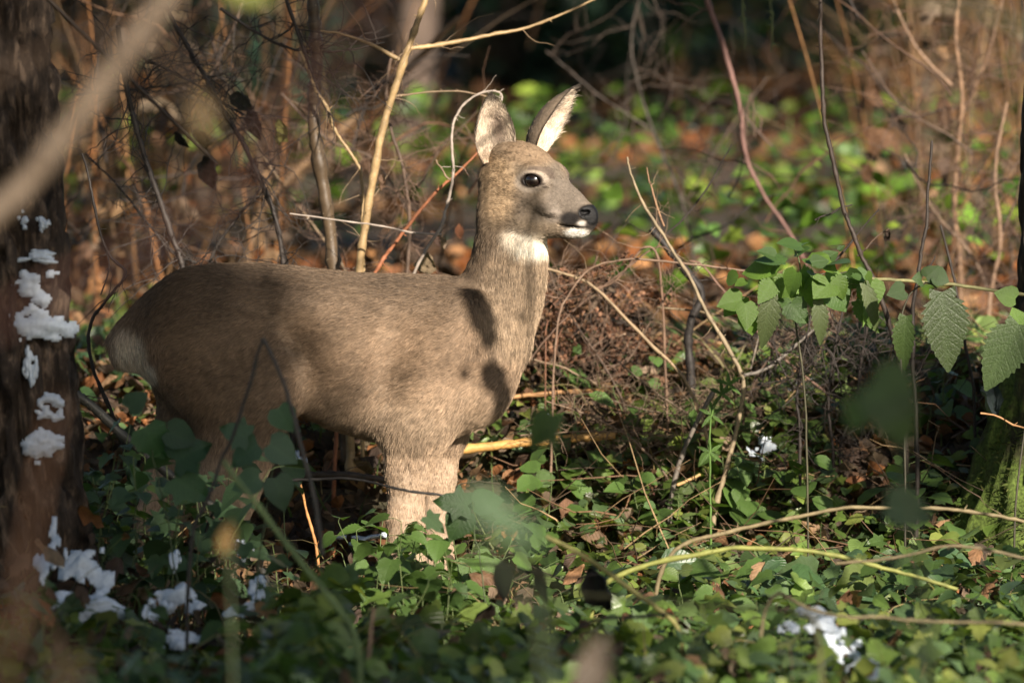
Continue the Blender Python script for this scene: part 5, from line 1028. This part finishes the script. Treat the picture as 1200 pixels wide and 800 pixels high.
    fg('foreground_herb', 'blurred dark green leaf standing over the golden stick', 'herb', [(640,488),(626,560),(640,700)], .0018, [(648,484,52,122,'heart',.8),(640,500,34,60,'oval',1.0)], (.06,.11,.025), -3.6)
    fg('foreground_herb', 'large blurred dark leaf hovering below the nettles', 'herb', [(1030,445),(1060,560),(1090,760)], .0024, [(1022,448,66,35,'heart',1.25),(1040,470,60,60,'heart2',1.1),(1010,470,40,110,'heart',1.0)], (.065,.12,.035), -5.2)
    fg('foreground_herb', 'blurred dark leaf before the mossy tree foot', 'herb', [(1060,590),(1070,680),(1080,800)], .002, [(1040,590,60,15,'heart',.9)], (.04,.07,.03), -4.4)
    fg('foreground_herb', 'blurred green leaves standing before the deer hind legs', 'herb', [(330,490),(318,560),(300,690)], .0014, [(326,478,34,60,'heart',1.1),(316,520,40,30,'heart',1.1),(302,520,42,150,'heart2',1.0),(322,560,42,70,'heart',1.0),(290,512,36,200,'ivy',1.1),(304,560,36,160,'heart',1.0)], (.055,.105,.06), -1.3)
    fg('foreground_herb', 'blurred dull green leaf before the shaded rump of the deer', 'herb', [(170,500),(190,580),(210,700)], .0014, [(150,478,30,320,'heart',1.0),(196,505,40,20,'heart',1.0),(170,500,46,60,'heart2',1.1),(206,540,48,330,'ivy',1.2),(205,560,50,30,'ivy',1.1)], (.035,.085,.035), -1.2)
    fg('foreground_herb', 'olive blurred leaf hanging at the top edge left of the saplings', 'herb', [(270,-40),(400,-90),(700,-60),(1400,200)], .003, [(255,-28,70,20,'oval',1.2)], (.16,.18,.03), -7.0)
    fg('foreground_herb', 'blurred ochre leaf over the dark twigs in the upper left', 'herb', [(232,110),(150,40),(-40,120),(-400,500)], .002, [(232,112,58,75,'oval',1.1)], (.12,.075,.03), -7.4, scol=(.08,.05,.03))
    fg('foreground_herb', 'blurred brown leaf standing at the bottom edge right of centre', 'herb', [(690,740),(690,800),(692,860)], .002, [(684,820,80,-75,'oval',1.1)], (.075,.052,.036), -5.8, scol=(.16,.11,.07))
    fg('foreground_herb', 'blurred rusty leaf in the shaded herbs at the lower left', 'herb', [(268,620),(270,700),(272,800)], .002, [(262,650,40,-80,'oval',1.0)], (.16,.09,.02), -5.0)
    # withered leaves hanging or lying where they stand out
    def dead(label, px, py, Y, ln, ang, col, key='curl', wd=1.0, face=None):
        if 'lying' in label or 'tilted' in label or 'on the dark litter' in label: face = (rng_n(.4), -.75+rng_n(.2), .8); P0 = ground_at(px, py, -3, 8); Y = P0[1]-.02
        key = {'curl': 'crump2', 'curl2': 'crump2', 'round': 'crump3'}.get(key, key); ln = ln*.78 if py < 320 else ln
        o = hung(None, px, py, Y, key, col, ln, ang, wd, rng_n(.4), M_DEAD, rng_n(.3), 'withered_leaf', face); tag(o, label, 'dead leaf', 'withered leaves')
    BK = (.030,.024,.022); OR = (.40,.15,.04); RB = (.11,.045,.035)
    for a in [('black withered leaf hanging over the rump of the deer',242,182,.8,52,80,BK,'curl',1.1),('black crumpled leaf hanging above the withered one over the rump',228,152,.85,40,60,BK,'curl2',1.0),('dark shrivelled leaf left of the speckled sapling',292,130,.8,46,70,(.04,.034,.03),'curl',1.0),('dark grey curled leaf high beside the speckled sapling',270,112,.9,40,30,(.05,.045,.04),'curl2',1.2),
              ('yellowish withered leaf hanging left of the speckled sapling',326,140,.75,44,85,(.20,.19,.05),'curl',.8),('brown withered leaf between the speckled sapling and the dark leaves',300,185,.8,36,100,(.10,.06,.045),'curl2',.9),('dark curled leaf at the end of a twig by the black leaf',205,155,.8,30,50,BK,'curl',.8),
              ('narrow rusty leaf hanging near the neck of the deer',538,262,.7,30,88,(.22,.085,.045),'oval',.9),('small pale leaf on the grey crooked twig',517,278,.5,18,70,(.30,.22,.16),'curl',.9),('tan leaf standing on the back line behind the deer',497,320,.6,24,280,(.26,.19,.12),'round',1.0),('brown hanging leaf pair between the saplings',446,205,.6,24,85,(.20,.12,.08),'curl',.8),('dark brown curled leaves right of the golden sapling',470,235,1.2,34,25,(.07,.04,.03),'curl2',1.0),('dark withered leaf by the red twig',505,270,1.1,28,60,(.08,.045,.035),'curl',1.0),
              ('small black pod leaf hanging from the long dark stem',1040,268,.4,22,95,(.06,.035,.028),'curl',.8),('orange leaf lying beside the sunlit snow lump',882,530,.55,40,15,OR,'curl',1.1),('second orange leaf lying right under the sunlit snow lump',902,540,.5,34,40,OR,'curl2',1.0),('reddish dark leaf lying in the sunny litter',748,590,.35,34,20,RB,'round',1.1),('second reddish dark leaf lying below the first in the litter',668,600,.3,34,10,RB,'round',1.2),('bright orange brown leaf lying in the sunny litter',690,612,.25,32,25,(.38,.17,.07),'curl',1.0),
              ('yellow leaf lying behind the forked twig in the sun',736,436,.9,34,355,(.45,.33,.03),'oval',.9),('yellow and green leaf tilted under the first yellow leaf',752,446,.85,24,30,(.50,.40,.04),'oval',1.0),('orange brown leaf lying right of the golden stick end',612,600,.3,34,10,(.30,.13,.05),'curl',1.0),('black leaf hanging in the herbs before the front legs',588,655,-1.8,50,85,(.028,.024,.024),'oval',1.0),('narrow black leaf hanging right of the other black leaf',632,662,-1.7,46,88,(.022,.018,.016),'oval',.8),('large black crumpled leaf in the herbs below the deer',692,664,-1.9,60,70,(.026,.022,.022),'curl2',1.1),
              ('bluish dark leaf curled in front of the mossy tree',1152,452,-.05,40,60,(.03,.045,.05),'curl',1.1),('brown dead leaf lying under the arching canes',782,600,.2,30,160,(.16,.10,.06),'curl2',1.1),('pale brown leaf lying near the front legs',588,560,.5,24,350,(.34,.18,.09),'curl',1.0),('reddish leaf on the dark litter left of the front legs',424,560,.5,30,20,(.13,.065,.04),'curl2',1.1),('rusty twisted leaf hanging above the mossy tree foot',1062,690,-.5,36,290,(.22,.12,.07),'curl',.7)]: dead(*a)
build_nettles()
# dry fern fronds in the sunny tangle
def build_ferns():
    rng = np.random.default_rng(60)
    for k, (q, lab) in enumerate([([(640,385),(655,350),(690,325),(735,300)],'dry fern frond arching highest under the muzzle of the deer'), ([(650,420),(660,380),(672,350),(660,318)],'dry fern frond upright beside the chest of the deer'), ([(760,420),(740,395),(728,430),(722,470)],'dry fern frond hanging down in the middle of the tangle'), ([(700,420),(712,370),(745,345),(790,350)],'dry fern frond bent to the right beneath the thin horizontal twig'),
                                  ([(610,450),(628,420),(650,405),(690,408)],'low dry fern frond lying by the chest of the deer'), ([(800,470),(815,430),(800,405),(770,400)],'dry fern frond curled left of the forked twig')]):
        P = trace(q, .75+.08*k); root = empty('dry_fern', P[0]-np.array([0, 0, .0]), lab, 'fern'); mb = MB(); S_ = tube(mb, np.vstack([[[P[0][0], P[0][1], hgt(P[0][0], P[0][1])]], P]), .0018, .0008, (.18,.085,.05), 5, 26, .001); mb.build('stalk', M_TWIG, root)
        mb = MB(); 
        for i in range(6, 26):
            t = nrm(S_[min(25, i+1)]-S_[i-1])
            for s_ in (1, -1):
                sd = nrm(np.cross(t, [0, 1, .3])*s_+rng.normal(0, .35, 3)); L = .045*(1-((i-6)/22)**1.5)+.008
                for m_ in range(1, 5): 
                    p = S_[i]+sd*L*(m_/6)+np.array([0, 0, -.01*(m_/6)**2]); strew(mb, CURL, np.repeat(p[None], 2, 0), np.stack([nrm(t+sd*.6), nrm(-t+sd*.6)])+rng.normal(0, .3, (2, 3)), rng.normal(0, 1, (2, 3)), rng.uniform(.005, .011), pick(np.array([(.19,.09,.052),(.12,.06,.04),(.26,.14,.085)]), 2, rng))
        tag(mb.build('pinnae', M_DEAD, root), kind='stuff')
build_ferns()
# ------------------------------------------------------------------ evergreen bushes in the dark background, and trees set outside the frame for the shade they throw
def bush(px, Y, w, h, label, seed, col=(.022,.045,.030), n=2600, ls=(.05,.11)):
    rng = np.random.default_rng(seed); b = at(px, 200, Y); base = np.array([b[0], Y, hgt(b[0], Y)]); root = empty('holly_bush', base, label, 'bush', 'evergreen bushes far behind')
    mb = MB()
    for k in range(14):
        e = base+np.array([rng.normal(0, w*.4), rng.normal(0, w*.4), h*rng.uniform(.5, 1)]); tube(mb, [base, (base+e)/2+rng.normal(0, .08, 3), e], .022, .005, (.05,.04,.03), 5, 9, .01)
    mb.build('trunk', M_TWIG, root); mb = MB(); nc = 46
    C = base+np.stack([rng.normal(0, w*.5, nc), rng.normal(0, w*.45, nc), h*rng.random(nc)**.8], 1); q = rng.integers(0, nc, n); p = C[q]+rng.normal(0, w*.13, (n, 3)); p[:, 2] = np.maximum(p[:, 2], hgt(p[:, 0], p[:, 1])+.02)
    strew(mb, ROUND, p, anydir(n, 0, rng), updir(n, .6, rng), rng.uniform(*ls, n), pick(np.array([col, tuple(np.array(col)*1.5), tuple(np.array(col)*.7)]), n, rng))
    tag(mb.build('foliage', M_LEAF, root), kind='stuff')
for a in [(600,15,1.0,1.5,'dark evergreen bush behind the ears of the deer',1),(720,17,1.0,1.5,'dark evergreen bush right of the far ear',2),(830,20,1.0,1.4,'dark evergreen bush at the top centre behind the vine',3),(555,22,1.1,1.8,'tall dark evergreen bush behind the pale trunk',4),(930,26,1.0,1.0,'dark evergreen bush far off in the upper right',5),(100,11,.7,1.5,'dark evergreen bush at the upper left corner',6)]: bush(*a)
def shade_tree(label, base, spots, seed, leaf=(.10,.20), name='spruce_tree'):
    """spots: (px, py, Y, radius, cover, distance towards the sun) - boughs shaped and placed to cast the shade at those places"""
    rng = np.random.default_rng(seed); base = np.array([base[0], base[1], float(hgt(base[0], base[1]))]); root = empty(name, base, label, 'tree')
    eu = nrm(np.cross([0, 0, 1.0], S)); ev = np.cross(S, eu); mb = MB(); bt = MB(); top = 0
    for px, py, Y, rad, cover, dist in spots:
        c = at(px, py, Y)+S*dist; ml = (leaf[0]+leaf[1])/2; n = int(cover*PI*rad*rad/(ml*ml*.5)*1.5)+1
        r = rad*np.sqrt(rng.random(n))*(1+rng.normal(0, .07, n)); a = rng.uniform(0, 2*PI, n)
        p = c+eu*(r*np.cos(a))[:, None]+ev*(r*np.sin(a))[:, None]+S*(rng.normal(0, .35, n))[:, None]
        strew(mb, ROUND, p, rng.normal(0, 1, (n, 3)), S+rng.normal(0, .6, (n, 3)), rng.uniform(leaf[0], leaf[1], n), pick(np.array([(.03,.06,.025),(.045,.08,.03)]), n, rng))
        bz = max(base[2]+.6, c[2]-.8*np.hypot(*(c-base)[:2])*.5); s_ = np.array([base[0], base[1], bz]); top = max(top, bz+1)
        tube(bt, [s_, s_*.5+c*.5+np.array([0, 0, .15]), c], .035, .01, (.06,.045,.035), 6, 10, .01)
    t = MB(); tube(t, [base-np.array([0, 0, .1]), base+np.array([.05, 0, top*.4]), base+np.array([0, .05, top])], .16, .07, (.07,.05,.04), 12, 30, .004); t.build('trunk', M_BARK, root)
    tag(bt.build('limbs', M_TWIG, root), kind='stuff'); tag(mb.build('crown', M_LEAF, root), kind='stuff')
A = [(95,330,0,.23,1.6,11),(170,440,0,.20,1.6,11),(110,520,0,.26,1.4,11),(235,330,0,.06,1.0,11),(255,540,0,.17,1.3,11),(290,610,-.2,.15,1.2,11),(200,300,0,.10,1.2,11),(30,330,-.85,.26,1.6,11),(20,100,-.85,.24,1.5,11),(30,560,-.85,.28,1.6,11),(90,690,-1.3,.34,1.6,11.5),(250,650,-1.3,.30,1.5,11.5),(250,760,-1.8,.36,1.5,11.5),(420,740,-1.6,.26,1.2,11.5),(560,770,-1.8,.24,1.1,11.5),(620,710,-1.6,.16,.8,11.5),(150,150,1.0,.26,1.1,12),(110,60,1.0,.34,1.2,12),
     (360,720,-3,.45,1.2,11),(560,760,-4,.45,1.0,11),(200,700,-3.5,.6,1.3,11)]
shade_tree('dense evergreen tree out of view towards the sun shading the left side', (3.7, -10.3), A, 3, (.05,.10))
B = [(985,745,-1.75,.14,.55,9),(1000,560,.7,.16,1.3,9),(700,770,-1.6,.18,.5,9.5)]
shade_tree('evergreen tree out of view towards the sun dappling the right side', (5.6, -6.2), B, 4, (.05,.11))
Cc = [(540,50,15,1.2,1.0,14),(690,60,17,1.3,1.0,14),(840,30,20,1.4,.9,14),(640,140,14,.9,.8,14),(780,130,15,.6,.9,14),(250,40,6,.9,.9,13),(60,200,5,.6,.9,13),(930,40,24,1.2,1.1,15),(120,60,10,.7,1.0,13),(1060,60,20,.8,.6,14),]
shade_tree('tall evergreen tree out of view shading the far background', (9.5, 4.0), Cc, 5, (.16,.34))
def canopy_tree(label, base, spread, z0, z1, n, seed):
    """an unseen tree added beside the picture whose roof of leaves keeps the sky light off the forest floor"""
    rng = np.random.default_rng(seed); base = np.array([base[0], base[1], float(hgt(base[0], base[1]))]); root = empty('added_canopy_tree', base, label, 'tree'); mb = MB(); bt = MB()
    t = MB(); tube(t, [base-np.array([0, 0, .1]), base+np.array([.1, 0, z0*.5]), base+np.array([0, .1, z1])], .22, .09, (.07,.05,.04), 12, 30, .004); t.build('trunk', M_BARK, root)
    nb = 26; a = np.arange(nb)*2.4; r = spread*np.sqrt((np.arange(nb)+.5)/nb); C_ = base+np.stack([r*np.cos(a), r*np.sin(a), rng.uniform(z0, z1, nb)-base[2]], 1)
    for c in C_: s_ = np.array([base[0], base[1], z0*.75]); tube(bt, [s_, s_*.5+c*.5+np.array([0, 0, .3]), c], .05, .012, (.06,.045,.035), 6, 10, .01)
    q = rng.integers(0, nb, n); p = C_[q]+rng.normal(0, 1, (n, 3))*np.array([spread*.15, spread*.15, .3])
    strew(mb, ROUND, p, anydir(n, 0, rng), updir(n, .5, rng), rng.uniform(.22, .5, n), pick(np.array([(.03,.06,.025),(.045,.08,.03)]), n, rng))
    tag(bt.build('limbs', M_TWIG, root), kind='stuff'); tag(mb.build('crown', M_LEAF, root), kind='stuff')
canopy_tree('added leaf canopy out of view on the left keeping sky light off the deer', (-4.2, 1.0), 5.2, 6.5, 8.5, 2600, 11)
canopy_tree('added leaf canopy out of view on the left keeping sky light off before the deer', (-3.4, -8.5), 4.6, 6.5, 8.5, 2000, 12)
canopy_tree('added leaf canopy out of view far behind on the left keeping off sky light', (-5.0, 12.0), 5.6, 7.0, 9.0, 2600, 13)
def shade_shrub():
    """a bush added just outside the right edge, its leaves set to throw the shadows on the neck"""
    rng = np.random.default_rng(9); c0 = at(565, 380, -.08)+S*2.6; base = np.array([c0[0]+.35, c0[1]-.1, float(hgt(c0[0]+.35, c0[1]-.1))]); root = empty('neck_shadow_bush', base, 'unseen bush added just outside the right edge to shadow the neck of the deer', 'shrub'); mb = MB()
    spots = [(540,338,-.1,36,20),(552,346,-.1,44,60),(566,352,-.1,50,88),(572,378,-.1,34,80),(578,425,-.1,40,80),(560,446,-.1,44,340),(586,448,-.08,40,60),(594,462,-.08,30,90),(612,362,-.07,14,60),(545,440,-.1,20,150)]
    tube(mb, [base, base+np.array([-.1, 0, .7]), c0+np.array([.1, 0, .25])], .014, .004, BRN, 7, 16, .004); tube(mb, [base, base+np.array([.15, .1, .8]), base+np.array([.2, .2, 1.7])], .014, .004, BRN, 7, 16, .004); mb.build('stem', M_TWIG, root)
    mb = MB()
    for px, py, Y, ln, ang in spots:
        p = at(px, py, Y)+S*2.6; tube(mb, [c0+np.array([.1, 0, .25]), p+np.array([.05, 0, .1]), p], .0022, .0012, BRN, 4, 7, .003)
        a = math.radians(ang); leaf_obj(root, ('roundd', (.2,.11,.05)), ROUND, (.2,.11,.05), M_DEAD, p, [math.cos(a), 0, -math.sin(a)], S, ln*pxm(0), .85)
    tag(mb.build('twigs', M_TWIG, root), kind='stuff')
shade_shrub()
